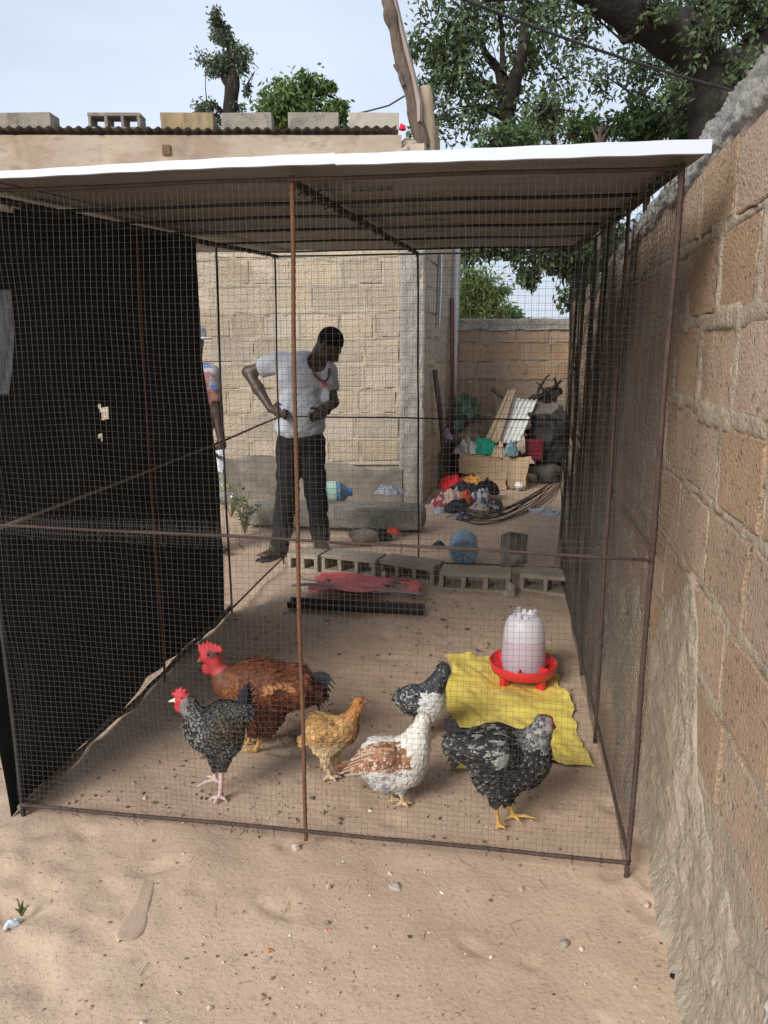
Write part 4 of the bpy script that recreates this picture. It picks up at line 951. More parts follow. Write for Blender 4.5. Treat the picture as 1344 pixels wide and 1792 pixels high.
# T-shirt: follows torso and upper arms, loose at the hem
t = SDF(.035); t.ell(chest + [0, 0, .005], (.198, .137, .185)); t.ell(belly, (.186, .145, .185)); t.ell(Q(525, 748, -.01), (.190, .145, .11))
t.cone(shR, Q(548, 640), .074, .080); t.cone(shL, Q(548, 642), .070, .080)
t.cone(shR, shR + (elR - shR) * .78, .074, .068); t.cone(shL, shL + (elL - shL) * .80, .070, .066)
nkp = Q(556, 632, -.08)
def tee_clip(G):
    z = G[..., 2]; hem = Q(520, 768)[2] + .022 * np.sin(G[..., 0] * 14) - (G[..., 0] - Q(520, 760)[0]) * .10
    c = hem - z
    ar = (elR - shR) / np.linalg.norm(elR - shR); c = np.maximum(c, np.where(G[..., 0] < shR[0] + .02, (G - (shR + (elR - shR) * .60)) @ ar, -1))
    al = (elL - shL) / np.linalg.norm(elL - shL); c = np.maximum(c, np.where(G[..., 0] > shL[0] + .02, (G - (shL + (elL - shL) * .62)) @ al, -1))
    nk = .070 - np.linalg.norm((G - nkp) * [1, .8, .85], axis=-1); c = np.maximum(c, nk)
    fold = .006 * np.sin(G[..., 2] * 42 + G[..., 0] * 30 + 2 * np.sin(G[..., 0] * 19)) * np.clip((Q(0, 690)[2] - z) * 8, .15, 1)
    return np.maximum(c, -1) + 0 * fold
V, Fq, C = t.mesh(.009, clip=tee_clip)
Nn = normals(V, Fq); wr = .0075 * fbm(np.stack([V[:, 0] * 9 + V[:, 2] * 8, V[:, 1] * 7, V[:, 2] * 22 - V[:, 0] * 14], -1), 3, 6) ; wr *= np.clip(1.25 - (V[:, 2] - .95) * 1.1, .35, 1.0)
V = V + Nn * wr[:, None]; mb = MB(); mb.add(V, Fq); build('t_shirt', mb, M['tee'], man, True)
# small red emblem on the chest
mb = MB(); e0 = Q(567, 673, -.145)
for k in range(12):
    a = k / 12 * 6.28; mb.tube([e0 + [.020 * math.cos(a), .004, .016 * math.sin(a)], e0 + [.020 * math.cos(a + .52), .004, .016 * math.sin(a + .52)]], .0042, 5)
for k in (-1, 1): mb.tube([e0 + [-.010, .003, .006 * k], e0 + [.010, .003, -.006 * k]], .0038, 5)
build('emblem', mb, pm('red print', (.55, .06, .07), rough=.8), man)
# trousers
t = SDF(.03); t.ell(Q(525, 770), (.180, .140, .13)); t.chain([hpR, knR, anR + [0, 0, .03]], [.102, .082, .072]); t.chain([hpL, knL, anL + [0, 0, .03]], [.102, .082, .072])
V, Fq, C = t.mesh(.01, clip=lambda G: np.maximum((anR[2] + .015) - G[..., 2], G[..., 2] - Q(525, 745)[2]))
Nn = normals(V, Fq); V = V + Nn * (.010 * fbm(np.stack([V[:, 0] * 6, V[:, 1] * 6, V[:, 2] * 16], -1), 3, 9))[:, None]
mb = MB(); mb.add(V, Fq); build('trousers', mb, M['trouser'], man, True)
# beads
kk = np.linspace(0, 2 * math.pi, 46, endpoint=False); mb = MB()
ring = []
n0 = Q(551, 628, .02)
for a in kk:
    f = (1 - math.cos(a)) / 2; p = n0 + np.array([.066 * math.sin(a) + .075 * f, -.075 - .120 * f + .13 * (1 - f) * .7, .045 * (1 - f) - .155 * f ** 1.3]); ring.append(p)
ring.append(ring[0]); mb.tube(ring, .0075 + .002 * (np.arange(47) % 2), 6)
build('bead_necklace', mb, pm('dark red beads', (.14, .03, .03), (.04, .015, .015), 60, .5, world=False), man, True)
# wrist beads and thin cord
for (w, e) in ((wrL, elL),):
    d = (e - w) / np.linalg.norm(e - w); s_ = np.cross(d, [0, 0, 1]); s_ /= np.linalg.norm(s_); u_ = np.cross(d, s_); c = w + d * .03
    mb = MB(); mb.tube([c + (s_ * math.cos(a) + u_ * math.sin(a)) * .036 for a in np.linspace(0, 6.283, 22)], .006, 6); build('bracelet', mb, M['dark_steel'], man, True)
for (heel, toe, d, s_) in (fR, fL):
    mb = MB(); P = []
    for tt, w in ((-.045, .026), (0, .038), (.08, .040), (.16, .050), (.22, .048), (.258, .028)):
        c = heel + d * tt; P.append([[*(c + s_ * w)[:2], .016], [*(c - s_ * w)[:2], .016], [*(c - s_ * w)[:2], -.004], [*(c + s_ * w)[:2], -.004], [*(c + s_ * w)[:2], .016]])
    mb.grid(np.array(P)); mb.tube([heel + d * .10 + s_ * .045 + [0, 0, -.02], heel + d * .13 + [0, 0, .032], heel + d * .10 - s_ * .045 + [0, 0, -.02]], .008, 6)
    build('sandal', mb, M['sandal'], man)

# ---- second person, mostly behind the shade net
PY = 5.75
def Q2(x, y, dy=0.0): return at(x + 5, y, PY + dy)
man2 = thing('person', 'person in a white cap half hidden behind the black net, holding papers', 'person', (Q2(338, 985)[0], PY, 0))
b = SDF(.025)
b.ell(Q2(333, 596), (.078, .098, .115), k=.02); b.ell(Q2(336, 612, -.04), (.058, .06, .07), k=.02); b.cone(Q2(333, 610), Q2(331, 640), .052, .06); b.cone(Q2(338, 606, -.10), Q2(339, 611, -.115), .01, .014, k=.01)
b.ell(Q2(332, 672), (.17, .11, .18)); b.ell(Q2(332, 740), (.15, .11, .17)); b.ell(Q2(334, 790), (.16, .12, .12))
sh, el, wr_ = Q2(362, 655), Q2(374, 722, .0), Q2(383, 775, -.05); b.chain([sh, el, wr_], [.055, .042, .028]); b.cone(Q2(302, 655), Q2(332, 650), .06, .07); b.cone(sh, Q2(332, 650), .058, .07)
hnd = Q2(379, 795, -.06)
hand(wr_, Q2(381, 786, -.055), 1.0, np.array([1.0, .3, 0]), -1)
b.chain([Q2(302, 655), Q2(292, 722), Q2(305, 760, -.12)], [.055, .042, .028]); hand(Q2(305, 760, -.12), Q2(316, 762, -.16), 1.0, np.array([0, .2, 1.0]), 1)
b.chain([Q2(322, 795), Q2(322, 880), Q2(320, 965)], [.085, .06, .04]); b.chain([Q2(350, 795), Q2(356, 880), Q2(362, 965)], [.085, .06, .04])
foot(Q2(362, 962), (.75, -.6, 0), .018); foot(Q2(320, 962), (-.2, -.9, 0), .018)
sdf_obj('body', b, .008, M['skin'], man2)
t = SDF(.03); t.ell(Q2(332, 676), (.185, .13, .195)); t.ell(Q2(332, 735), (.17, .13, .17)); t.cone(sh, sh + (el - sh) * .6, .072, .066); t.cone(Q2(302, 655), Q2(296, 700), .072, .066); t.cone(sh, Q2(302, 655), .07, .07)
V, Fq, C = t.mesh(.01, clip=lambda G: np.maximum(Q2(0, 774)[2] - G[..., 2], np.where(G[..., 0] > sh[0] + .02, Q2(0, 702)[2] - G[..., 2], -1)))
z = V[:, 2]; C = np.full((len(V), 3), .55); C[:] = (.55, .54, .56); stripe = (z < Q2(0, 680)[2]) & (z > Q2(0, 704)[2]); C[stripe] = (.55, .27, .22)
nz_ = fbm(V * 16, 2, 3); C[(nz_ > .25) & (z > Q2(0, 690)[2])] = (.55, .22, .26); C[(nz_ < -.55) & (z > Q2(0, 690)[2])] = (.2, .26, .5); C[z < Q2(0, 706)[2]] = (.34, .335, .33)
mb = MB(); mb.add(V, Fq, C); build('shirt', mb, M['cloth'], man2, True)
mb = MB(); mb.box(Q2(369, 678, -.085), (.034, .004, .034)); build('round_badge', mb, pm('blue badge', (.05, .12, .45), rough=.6), man2)
t = SDF(.03); t.ell(Q2(334, 790), (.175, .135, .11)); t.chain([Q2(322, 795), Q2(322, 880), Q2(320, 958)], [.1, .082, .075]); t.chain([Q2(350, 795), Q2(356, 880), Q2(362, 958)], [.1, .082, .075])
sdf_obj('trousers', t, .011, M['trouser'], man2, clip=lambda G: np.maximum(.05 - G[..., 2], G[..., 2] - Q2(0, 768)[2]))
t = SDF(.01); t.ell(Q2(334, 582), (.092, .108, .075)); t.ell(Q2(349, 592, -.09), (.075, .085, .010))
sdf_obj('cap', t, .007, pm('white cap', (.62, .63, .66), (.7, .71, .74), 9, .9, world=False), man2, clip=lambda G: Q2(0, 597)[2] - G[..., 2])
o = thing('paper_sheet', 'folded pale papers in the hand of the half hidden person', 'paper', Q2(379, 822, -.07))
for k in range(3):
    c = [Q2(370 + k, 788 + k, -.07 - .006 * k), Q2(389 + k, 786, -.075 - .006 * k), Q2(386 - k, 824 + 2 * k, -.07 - .006 * k), Q2(371, 820 + k, -.065 - .006 * k)]
    cc = np.array([[c[0], (c[0] + c[1]) / 2 + [0, -.008, 0], c[1]], [(c[0] + c[3]) / 2, np.mean(c, 0) + [0, -.012, 0], (c[1] + c[2]) / 2], [c[3], (c[3] + c[2]) / 2 + [0, -.004, 0], c[2]]]); mb = MB(); mb.grid(cc)
    build('page', mb, pm('pale paper', (.62, .65, .75), (.7, .72, .8), 6, .8, world=False), o)
# carrier bag held below the papers
bag = thing('carrier_bag', 'limp clear carrier bag with something yellow inside, hanging by the half hidden person', 'bag', Q2(386, 876, -.05))
t = SDF(.02); t.ell(Q2(388, 862, -.05), (.062, .05, .075)); t.cone(Q2(386, 848, -.05), Q2(381, 800, -.05), .035, .008)
sdf_obj('film', t, .008, pm('cloudy film', (.55, .58, .58), (.65, .67, .67), 8, .3, trans=.75, world=False), bag, rough=.008, rscale=22)
t = SDF(.01); t.ell(Q2(388, 853, -.05), (.045, .035, .035)); sdf_obj('contents', t, .008, pm('yellow green', (.45, .47, .05), (.35, .4, .05), 9, .6, world=False), bag, rough=.006, rscale=30)
# ================================================================== THINGS IN THE PEN
# drinker
dp = gnd(914, 1192); dz0 = gz(dp[0], dp[1]) + .012
dr = thing('poultry_drinker', 'white plastic poultry drinker in a red tray standing on the yellow sack', 'drinker', (dp[0], dp[1], dz0))
RP = pm('red plastic', (.62, .025, .03), (.68, .03, .035), 9, .35, spec=.5, world=False)
JP = pm('milky plastic', (.80, .78, .84), (.86, .84, .88), 6, .35, spec=.5, world=False, transl=.45)
WP_ = pm('pinkish water in jar', (.62, .53, .60), (.68, .58, .65), 6, .35, spec=.5, world=False, transl=.35)
c = np.array([dp[0], dp[1], dz0])
mb = MB(); mb.lathe([(.0, .055), (.128, .055), (.140, .062), (.152, .098), (.158, .100), (.160, .096), (.150, .055), (.143, .048), (.0, .047)], c, 40); tr = build('tray', mb, RP, dr, True)
for k in range(4):
    a = .6 + k * math.pi / 2; mb = MB(); q = c + [.118 * math.cos(a), .118 * math.sin(a), .024]; mb.box(q, (.042, .03, .056), a); o = build('foot', mb, RP, dr); o.modifiers.new('b', 'BEVEL').width = .005
for k in range(6):
    a = .2 + k * math.pi / 3; mb = MB(); q = c + [.123 * math.cos(a), .123 * math.sin(a), .078]; mb.box(q, (.045, .006, .042), a); build('rib', mb, RP, dr)
mb = MB(); mb.lathe([(.100, .062), (.104, .085), (.103, .13), (.098, .215), (.0975, .217)], c, 40); build('jar', mb, WP_, dr, True)
mb = MB(); mb.lathe([(.0975, .217), (.093, .262), (.086, .292), (.074, .312), (.060, .322), (.052, .324), (.050, .318), (.0, .314)], c, 40); build('jar_top', mb, JP, dr, True)
mb = MB()
for k in range(10):
    a0 = k * .628; aa = np.linspace(a0, a0 + .38, 5); h_ = .338 + (.012 if k % 3 == 0 else 0)
    P = np.array([[c + [.055 * math.cos(a), .055 * math.sin(a), .318], c + [.054 * math.cos(a), .054 * math.sin(a), h_], c + [.046 * math.cos(a), .046 * math.sin(a), h_], c + [.045 * math.cos(a), .045 * math.sin(a), .318]] for a in aa]); mb.grid(P)
build('screw_collar', mb, JP, dr)
# yellow sack
cn = [gnd(783, 1149), gnd(962, 1150), gnd(1033, 1342), gnd(786, 1352)]
U, V_ = np.meshgrid(np.linspace(0, 1, 70), np.linspace(0, 1, 70), indexing='ij')
P = ((1 - U) * (1 - V_))[..., None] * cn[0] + (U * (1 - V_))[..., None] * cn[1] + (U * V_)[..., None] * cn[2] + ((1 - U) * V_)[..., None] * cn[3]
ed = np.minimum(np.minimum(U, 1 - U), np.minimum(V_, 1 - V_)); jit = np.clip(1 - ed * 8, 0, 1)[..., None]
P = P + jit * .018 * np.stack([fbm(p3(U * 9, V_ * 9, 1), 3, 3), fbm(p3(U * 9, V_ * 9, 5), 3, 4), U * 0], -1)
zz = .012 + .010 * fbm(p3(P[..., 0] * 7, P[..., 1] * 9, 3), 3, 7) + .012 * np.abs(fbm(p3(P[..., 0] * 13 + P[..., 1] * 5, P[..., 1] * 4, 8), 2, 9)) + .012 * np.clip(1 - ed * 14, 0, 1) * vn(p3(U * 11, V_ * 11, 4), 4) - .014 * np.exp(-(((P[..., 0] - dp[0]) ** 2 + (P[..., 1] - dp[1]) ** 2) / .03))
P[..., 2] = np.array([[gz(P[i, j, 0], P[i, j, 1]) for j in range(70)] for i in range(70)]) * .5 + np.maximum(zz, .003) + .004
mb = MB(); mb.grid(P[:, ::-1])
M['sack'] = pm('yellow woven sack', (.74, .58, .10), (.84, .69, .18), 5, .7, .35, 160, spec=.3, spot=[(7, .55, .72, (.42, .30, .14), .75), (22, .62, .72, (.30, .21, .12), .7)])
o = build('sack', mb, M['sack'], None, True, loc=cn[3]); tag(o, 'flat empty yellow woven sack spread on the sand under the drinker', 'sack')
# black gutter with a red plastic sheet
ga, gb = gnd(506, 1066), gnd(742, 1078); n = 24; t = np.linspace(0, 1, n); pr = []
ang = np.linspace(-.2, math.pi + .2, 9)
axis = (gb - ga) / np.linalg.norm(gb - ga); nrm = np.array([-axis[1], axis[0], 0])
for tt in t:
    cc = ga + (gb - ga) * tt + [0, 0, .05]; pr.append([cc + nrm * (.042 * math.cos(a)) - UZ * (.045 * math.sin(a) - .005) for a in ang])
mb = MB(); mb.grid(np.array(pr)); gut = build('gutter', mb, M['dark_steel'], None, True, loc=(ga + gb) / 2); gut.modifiers.new('t', 'SOLIDIFY').thickness = .005
tag(gut, 'long black half-round gutter lying on the sand before the block row', 'gutter')
M['redsheet'] = pm('red plastic sheet', (.62, .08, .10), (.72, .16, .17), 12, .5, .4, 30, spec=.45)
cn = [gnd(560, 1008), gnd(735, 1022), gnd(738, 1062), gnd(540, 1052)]
U, V_ = np.meshgrid(np.linspace(0, 1, 40), np.linspace(0, 1, 24), indexing='ij')
P = ((1 - U) * (1 - V_))[..., None] * cn[0] + (U * (1 - V_))[..., None] * cn[1] + (U * V_)[..., None] * cn[2] + ((1 - U) * V_)[..., None] * cn[3]
P[..., 2] = .03 + .035 * V_ + .012 * np.abs(fbm(p3(P[..., 0] * 5, P[..., 1] * 9, 3), 3, 5)) + .02 * U * V_
P += (np.clip(1 - np.minimum(np.minimum(U, 1 - U), np.minimum(V_, 1 - V_)) * 7, 0, 1) * .03)[..., None] * np.stack([vn(p3(U * 8, V_ * 8, 1), 1), vn(p3(U * 8, V_ * 8, 3), 2), 0 * U], -1)
msk = fbm(p3(U[:-1, :-1] * 4, V_[:-1, :-1] * 3, 6), 3, 12) > -.55
mb = MB(); mb.grid(P[:, ::-1], mask=msk[:, ::-1]); o = build('plastic_sheet', mb, M['redsheet'], None, True, loc=cn[3]); tag(o, 'crumpled red plastic sheet behind the black gutter', 'plastic sheet')
for k, (a, b_, lb) in enumerate([((512, 1044), (738, 1060), 'grey flexible conduit lying along the black gutter'), ((515, 1036), (735, 1054), 'thin grey wire crossing the red plastic sheet')]):
    A0, B0 = gnd(*a), gnd(*b_); tt = np.linspace(0, 1, 26); pts = A0 + (B0 - A0) * tt[:, None] + np.stack([0 * tt, .02 * np.sin(tt * 5 + k), .075 + .012 * np.sin(tt * 9 + k)], -1)
    mb = MB(); mb.tube(pts, .009 if k == 0 else .004, 6); o = build('conduit' if k == 0 else 'wire', mb, pm('grey cable', (.2, .2, .21), (.32, .32, .33), 8, .6), None, True, loc=pts[0]); tag(o, lb, 'cable')
# ================================================================== ROW OF HOLLOW BLOCKS
def blk(x0, x1, ybot, H_, holes, lab, seed, rz=None, tilt=(0, 0), W=.2, plain=False):
    a, b_ = gnd(x0, ybot[0]), gnd(x1, ybot[1]); L = np.linalg.norm(b_ - a); r = math.atan2(b_[1] - a[1], b_[0] - a[0]) if rz is None else rz
    cc = (a + b_) / 2 + np.array([-math.sin(r), math.cos(r), 0]) * W / 2; cc[2] = gz(cc[0], cc[1]) - .008
    return hollow_block('hollow_block', lab, cc, L, W, H_ * .88, r, 'hollow block', 'hollow blocks along the rear of the pen', holes, 'y', 'hollow_block', tilt, seed, plain)
blk(503, 556, (996, 1001), .155, 2, 'short hollow block beside the man\'s foot', 1)
blk(562, 657, (1001, 1013), .16, 3, 'hollow block with three cells behind the red sheet', 2)
blk(662, 758, (1010, 1024), .15, 3, 'hollow block set back, partly dropped, next to the red sheet end', 3)
blk(768, 893, (1032, 1040), .155, 3, 'hollow block with three open cells under the big blue bottle', 4)
blk(908, 1000, (1036, 1046), .155, 2, 'hollow block with two open cells beside the broken chunk', 5)
def rock(name, lab, cat, c, r, m, seed, k=5, sq=(1, 1, 1), rough=.02, h=.012, group=None):
    rr = np.random.default_rng(seed); s = SDF(r * .3)
    for i in range(k): s.ell(np.asarray(c) + rr.normal(0, r * .28, 3) * sq, r * rr.uniform(.55, .9, 3) * sq)
    o = sdf_obj(name, s, h, m, None, c, rough=rough, rscale=1.2 / r); tag(o, lab, cat, group); return o
p = gnd(900, 1004); hollow_block('broken_block', 'broken dark concrete piece propped upright on the block row', p + [0, .06, .12], .15, .13, .15, .35, 'rubble', None, 1, 'y', 'concrete', (-.45, .25), 77, True); rock('broken_block', 'rough dark lump under the propped broken block', 'rubble', p + [-.02, .03, .10], .075, M['concrete'], 3, 6, (1, .8, .9), .02)
p = gnd(640, 956); rock('stone', 'rounded grey stone in front of the concrete beam', 'stone', p + [0, .05, .07], .125, M['concrete'], 5, 5, (1.0, .7, .62), .015)
p = gnd(890, 1046); rock('stone', 'small stone wedged between two hollow blocks', 'stone', p + [0, .03, .03], .06, M['hollow_block'], 6, 4, (.8, .8, .9), .01)
p = gnd(673, 1012); rock('stone', 'little whitish stone in front of the hollow block row', 'stone', p + [0, 0, .02], .03, M['pale'], 7, 3)
p = gnd(1027, 1040); rock('rubble_heap', 'heap of dark rubble outside the rear corner of the pen', 'rubble', p + [.06, .1, .07], .16, M['concrete'], 8, 6, (.8, 1, .7), .03)
# ================================================================== CONCRETE BEAM, BOTTLES
ba, bb = gnd(425, 926), gnd(742, 936); ax_ = (bb - ba) / np.linalg.norm(bb - ba); nr = np.array([-ax_[1], ax_[0], 0]); L = np.linalg.norm(bb - ba)
t = np.linspace(0, 1, 60); sec = np.linspace(0, 2 * math.pi, 17)[:-1]; PP = []
for tt in t:
    cc = ba + (bb - ba) * tt + nr * .15 + UZ * .125; sh_ = min(1, (min(tt, 1 - tt) * 25 + .55))
    q = [np.sign(math.cos(a)) * abs(math.cos(a)) ** .22 * .145 * sh_ * nr + np.sign(math.sin(a)) * abs(math.sin(a)) ** .22 * .095 * sh_ * UZ for a in sec]
    PP.append([cc + v + .006 * vn(np.array([tt * 30, i * 3.0, 2]), 3) * UZ for i, v in enumerate(q)] + [cc + q[0]])
mb = MB(); mb.grid(np.array(PP)); mb.add(np.array(PP[-1][:-1]), [list(range(16))]); mb.add(np.array(PP[0][:-1]), [list(range(16))[::-1]])
o = build('concrete_beam', mb, pm('soot stained beam', (.13, .12, .105), (.33, .305, .265), 4, .95, .9, 45, spot=[(11, .52, .66, (.09, .085, .075), .6), (3, .5, .62, (.42, .38, .32), .5)], bdist=.02), None, False, loc=(ba + bb) / 2 * [1, 1, 0]); tag(o, 'long grey concrete beam lying along the foot of the house wall', 'beam')
PV = pm('blue water bottle plastic', (.30, .52, .72), (.36, .58, .78), 5, .2, spec=.5, trans=.35, world=False)
PD = pm('deep blue bottle plastic', (.12, .25, .42), (.17, .33, .52), 5, .2, spec=.5, trans=.35, world=False)
def bottle(lab, c, d, Lb, r, m, label_band=None):
    d = np.asarray(d, float); d /= np.linalg.norm(d); z = Vector(d).to_track_quat('Z', 'Y').to_matrix(); Rm = np.array(z)
    t = thing('water_bottle', lab, 'bottle', np.asarray(c) - [0, 0, r])
    prof = [(.0, .012), (r * .35, .006), (r * .8, 0), (r * .95, .012)]
    for k in range(12):
        u = .03 + k * (Lb * .66) / 12; prof += [(r * (1 if k % 2 else .955), u), (r * (1 if k % 2 else .955), u + Lb * .03)]
    prof += [(r * .97, Lb * .72), (r * .75, Lb * .84), (r * .36, Lb * .92), (r * .3, Lb * .98), (r * .3, Lb)]
    def put(p, mm, nm, n=30):
        b = MB(); b.lathe(p, (0, 0, 0), n); v = b.v[0] @ Rm.T + np.asarray(c); b.v[0] = v - d * Lb * .5; return build(nm, b, mm, t, True)
    put(prof, m, 'body'); put([(r * .34, Lb * .955), (r * .34, Lb * 1.02), (0, Lb * 1.02)], pm('blue cap', (.05, .2, .5), rough=.4), 'cap')
    # moulded star base
    b = MB()
    for k in range(8):
        a = k * math.pi / 4; q = np.array([[0, 0, -.001], [r * .75 * math.cos(a - .12), r * .75 * math.sin(a - .12), -.002], [r * .9 * math.cos(a), r * .9 * math.sin(a), .004], [r * .75 * math.cos(a + .12), r * .75 * math.sin(a + .12), -.002]])
        b.add((q @ Rm.T + np.asarray(c) - d * Lb * .5), [[0, 1, 2, 3]])
    build('base_rib', b, PD, t)
    if label_band: put([(r * 1.005, Lb * .38), (r * 1.012, Lb * .39), (r * 1.012, Lb * .60), (r * 1.005, Lb * .61)], label_band, 'label_band')
    return t
p = gnd(812, 990); bottle('big clear blue water bottle lying with its base towards the pen', p + [.01, .16, .108], (.10, .95, .04), .33, .108, PV)
p = gnd(590, 895); bottle('dark blue water bottle with a green label lying behind the concrete beam', (p[0] - .02, 6.83, .27), (1, .12, .02), .36, .105, PD, pm('green white label', (.2, .5, .3), (.75, .8, .78), 9, .5, world=False))
# ================================================================== CRUMPLED CLOTHS
def rag(name, lab, cat, c, w, d, h, col, seed, rz=0.0, col2=None, mat_='cloth', sag=.5, group=None, n=26, tilt=0.0):
    U, V_ = np.meshgrid(np.linspace(-1, 1, n), np.linspace(-1, 1, n), indexing='ij'); rr = np.hypot(U, V_)
    th = np.arctan2(V_, U); lim = .78 + .30 * vn(p3(np.cos(th) * 1.6, np.sin(th) * 1.6, seed), seed)
    sq = np.maximum(np.abs(U), np.abs(V_)) / (rr + 1e-6); k = np.clip(lim, .5, 1.2) * sq
    X_ = U * k; Y_ = V_ * k; e = np.clip(rr * sq, 0, 1)
    e = np.maximum(np.abs(U), np.abs(V_))
    X_ = X_ + .10 * fbm(p3(U * 2, V_ * 2, seed + 2), 2, seed); Y_ = Y_ + .10 * fbm(p3(U * 2, V_ * 2, seed + 4), 2, seed + 1)
    Zz = (1 - e ** 2) ** .6 * h * .65 + h * (.42 * np.abs(fbm(p3(U * 2.3 + seed, V_ * 2.3, 1), 3, seed + 7)) + .22 * np.abs(fbm(p3(U * 5, V_ * 5, seed), 2, seed + 9))) * (1 - .75 * e)
    P = np.stack([X_ * w / 2, Y_ * d / 2, Zz + tilt * Y_ * d / 2], -1); cz, sz = math.cos(rz), math.sin(rz); P = P @ np.array([[cz, sz, 0], [-sz, cz, 0], [0, 0, 1]]) + np.asarray(c)
    C = np.broadcast_to(np.asarray(col, float), P.shape).copy()
    if col2 is not None: C[fbm(p3(U * 3.5, V_ * 3.5, seed + 11), 2, 3) > .15] = col2
    mb = MB(); mb.grid(P[:, ::-1], col=C[:, ::-1].reshape(-1, 3)); o = build(name, mb, M[mat_], None, True, loc=c); tag(o, lab, cat, group)
    return o
G_ = 'clothes heaped on the sand'
cl = [  # px, base py, width px, depth m, height, z lift, colour, second colour, label
    (790, 868, 70, .45, .16, .10, (.62, .03, .04), (.5, .02, .03), 'bright red cloth at the top of the clothes heap'),
    (825, 862, 60, .35, .10, .12, (.60, .25, .06), (.65, .42, .12), 'orange and yellow cloth at the back of the clothes heap'),
    (812, 876, 85, .45, .15, .07, (.02, .022, .03), (.035, .04, .06), 'navy black garment under the bright red cloth'),
    (850, 872, 55, .4, .16, .06, (.012, .012, .014), None, 'black garment with a raised corner on the heap'),
    (772, 888, 45, .4, .12, .02, (.30, .045, .06), (.5, .38, .36), 'red and white patterned garment at the house side of the heap'),
    (792, 886, 50, .4, .14, .06, (.52, .35, .29), (.45, .29, .24), 'salmon pink garment in the middle of the heap'),
    (798, 896, 75, .4, .11, .03, (.025, .027, .035), (.05, .055, .07), 'dark trousers across the front of the clothes heap'),
    (818, 892, 32, .35, .15, .06, (.55, .13, .04), (.45, .05, .05), 'orange knotted garment in the middle of the heap'),
    (842, 884, 55, .4, .15, .03, (.42, .42, .46), (.10, .10, .13), 'grey and black patterned shirt on the heap'),
    (862, 898, 50, .35, .09, .0, (.02, .02, .025), (.3, .3, .33), 'black and grey garment at the sandals side of the heap'),
    (838, 905, 55, .3, .12, .03, (.50, .40, .33), (.40, .31, .25), 'beige garment at the very front of the heap'),
    (810, 908, 60, .3, .06, .0, (.30, .30, .33), (.06, .06, .08), 'grey speckled cloth at the foot of the heap'),
    (770, 896, 30, .25, .05, .0, (.45, .46, .50), (.3, .3, .34), 'pale grey cloth beside the corner of the house'),
    (872, 886, 22, .2, .08, .0, (.03, .04, .035), None, 'small blackish green cloth by the coiled rods')]
for i, (x, y, wpx, d_, h_, zl, c0, c1, lb) in enumerate(cl):
    p = gnd(x, y); rag('garment', lb, 'clothing', (p[0], p[1], zl * .8), wpx * mpp(p[1], 0), d_, h_, c0, 100 + i * 7, rng.uniform(-.4, .4), c1, group=G_)
p = gnd(688, 940); rag('rag', 'small bright red rag under the end of the concrete beam', 'rag', (p[0], p[1], .03), .16, .1, .06, (.7, .08, .06), 301)
p = gnd(672, 944); rag('rag', 'small black rag under the concrete beam', 'rag', (p[0], p[1] + .03, .0), .24, .14, .06, (.02, .02, .022), 303)
p = gnd(770, 956); rag('rag', 'small dark teal rag on the sand beside the blue bottle', 'rag', (p[0], p[1], .0), .11, .1, .05, (.015, .035, .04), 305, col2=(.05, .07, .07))
p = gnd(680, 896); rag('plastic_bag', 'bluish grey plastic bag against the dark house plinth', 'plastic bag', (p[0], p[1] + .1, .16), .34, .2, .10, (.20, .22, .25), 307, col2=(.3, .32, .36), mat_='plastic')
# pair of sandals
for (x, y, rz_, lb) in ((948, 897, -.15, 'pale worn sandal close to the coiled rods'), (974, 905, -.45, 'pale blue sandal lying by the boundary wall')):
    p = gnd(x, y); mb = MB(); P = []; cz, sz = math.cos(rz_), math.sin(rz_); dv = np.array([cz, sz, 0]); sv = np.array([-sz, cz, 0])
    for tt, w in ((-.13, .02), (-.11, .035), (-.05, .036), (.0, .034), (.06, .045), (.11, .040), (.135, .018)):
        c_ = p + dv * tt + [0, 0, .0]; P.append([c_ + sv * w + UZ * .028, c_ - sv * w + UZ * .028, c_ - sv * w, c_ + sv * w, c_ + sv * w + UZ * .028])
    mb.grid(np.array(P)); mb.tube([p - dv * .01 + sv * .035 + UZ * .02, p + dv * .04 + UZ * .07, p - dv * .01 - sv * .035 + UZ * .02], .012, 6); mb.tube([p + dv * .04 + UZ * .07, p + dv * .09 + UZ * .03], .009, 6)
    o = build('sandal', mb, pm('worn sandal', (.55, .57, .62), (.36, .40, .50), 14, .8, world=False), None, loc=p); tag(o, lb, 'sandal', 'pair of sandals on the sand')
# coiled rods
coil = thing('rebar_coil', 'large sweeping coil of brown steel rods around the clothes heap', 'rods', gnd(860, 920))
key = [(782, 890), (800, 912), (840, 924), (880, 916), (925, 893), (960, 868), (980, 845), (982, 822)]
for k in range(9):
    pts = []
    for j, (x, y) in enumerate(key):
        q = gnd(x + rng.uniform(-5, 5) + k * .6, y + rng.uniform(-3, 3) - k * 1.1); pts.append(q + [0, 0, .012 + .010 * k + .03 * (j / 7) ** 2])
    pts = np.array(pts); tt = np.linspace(0, 7, 40); P = np.stack([np.interp(tt, range(8), pts[:, i]) for i in range(3)], 1)
    for _ in range(3): P[1:-1] = (P[:-2] + 2 * P[1:-1] + P[2:]) / 4
    mb = MB(); mb.tube(P, .005, 5); build('rod', mb, M['rebar'], coil, True)
for k, kk_ in enumerate([[(883, 893), (920, 875), (960, 850), (982, 828)], [(905, 905), (945, 890), (972, 868), (980, 850)]]):
    pts = np.array([gnd(*q) + [0, 0, .02] for q in kk_]); tt = np.linspace(0, 3, 20); P = np.stack([np.interp(tt, range(4), pts[:, i]) for i in range(3)], 1)
    for _ in range(3): P[1:-1] = (P[:-2] + 2 * P[1:-1] + P[2:]) / 4
    mb = MB(); mb.tube(P, .005, 5); build('rod', mb, M['rebar'], coil, True)
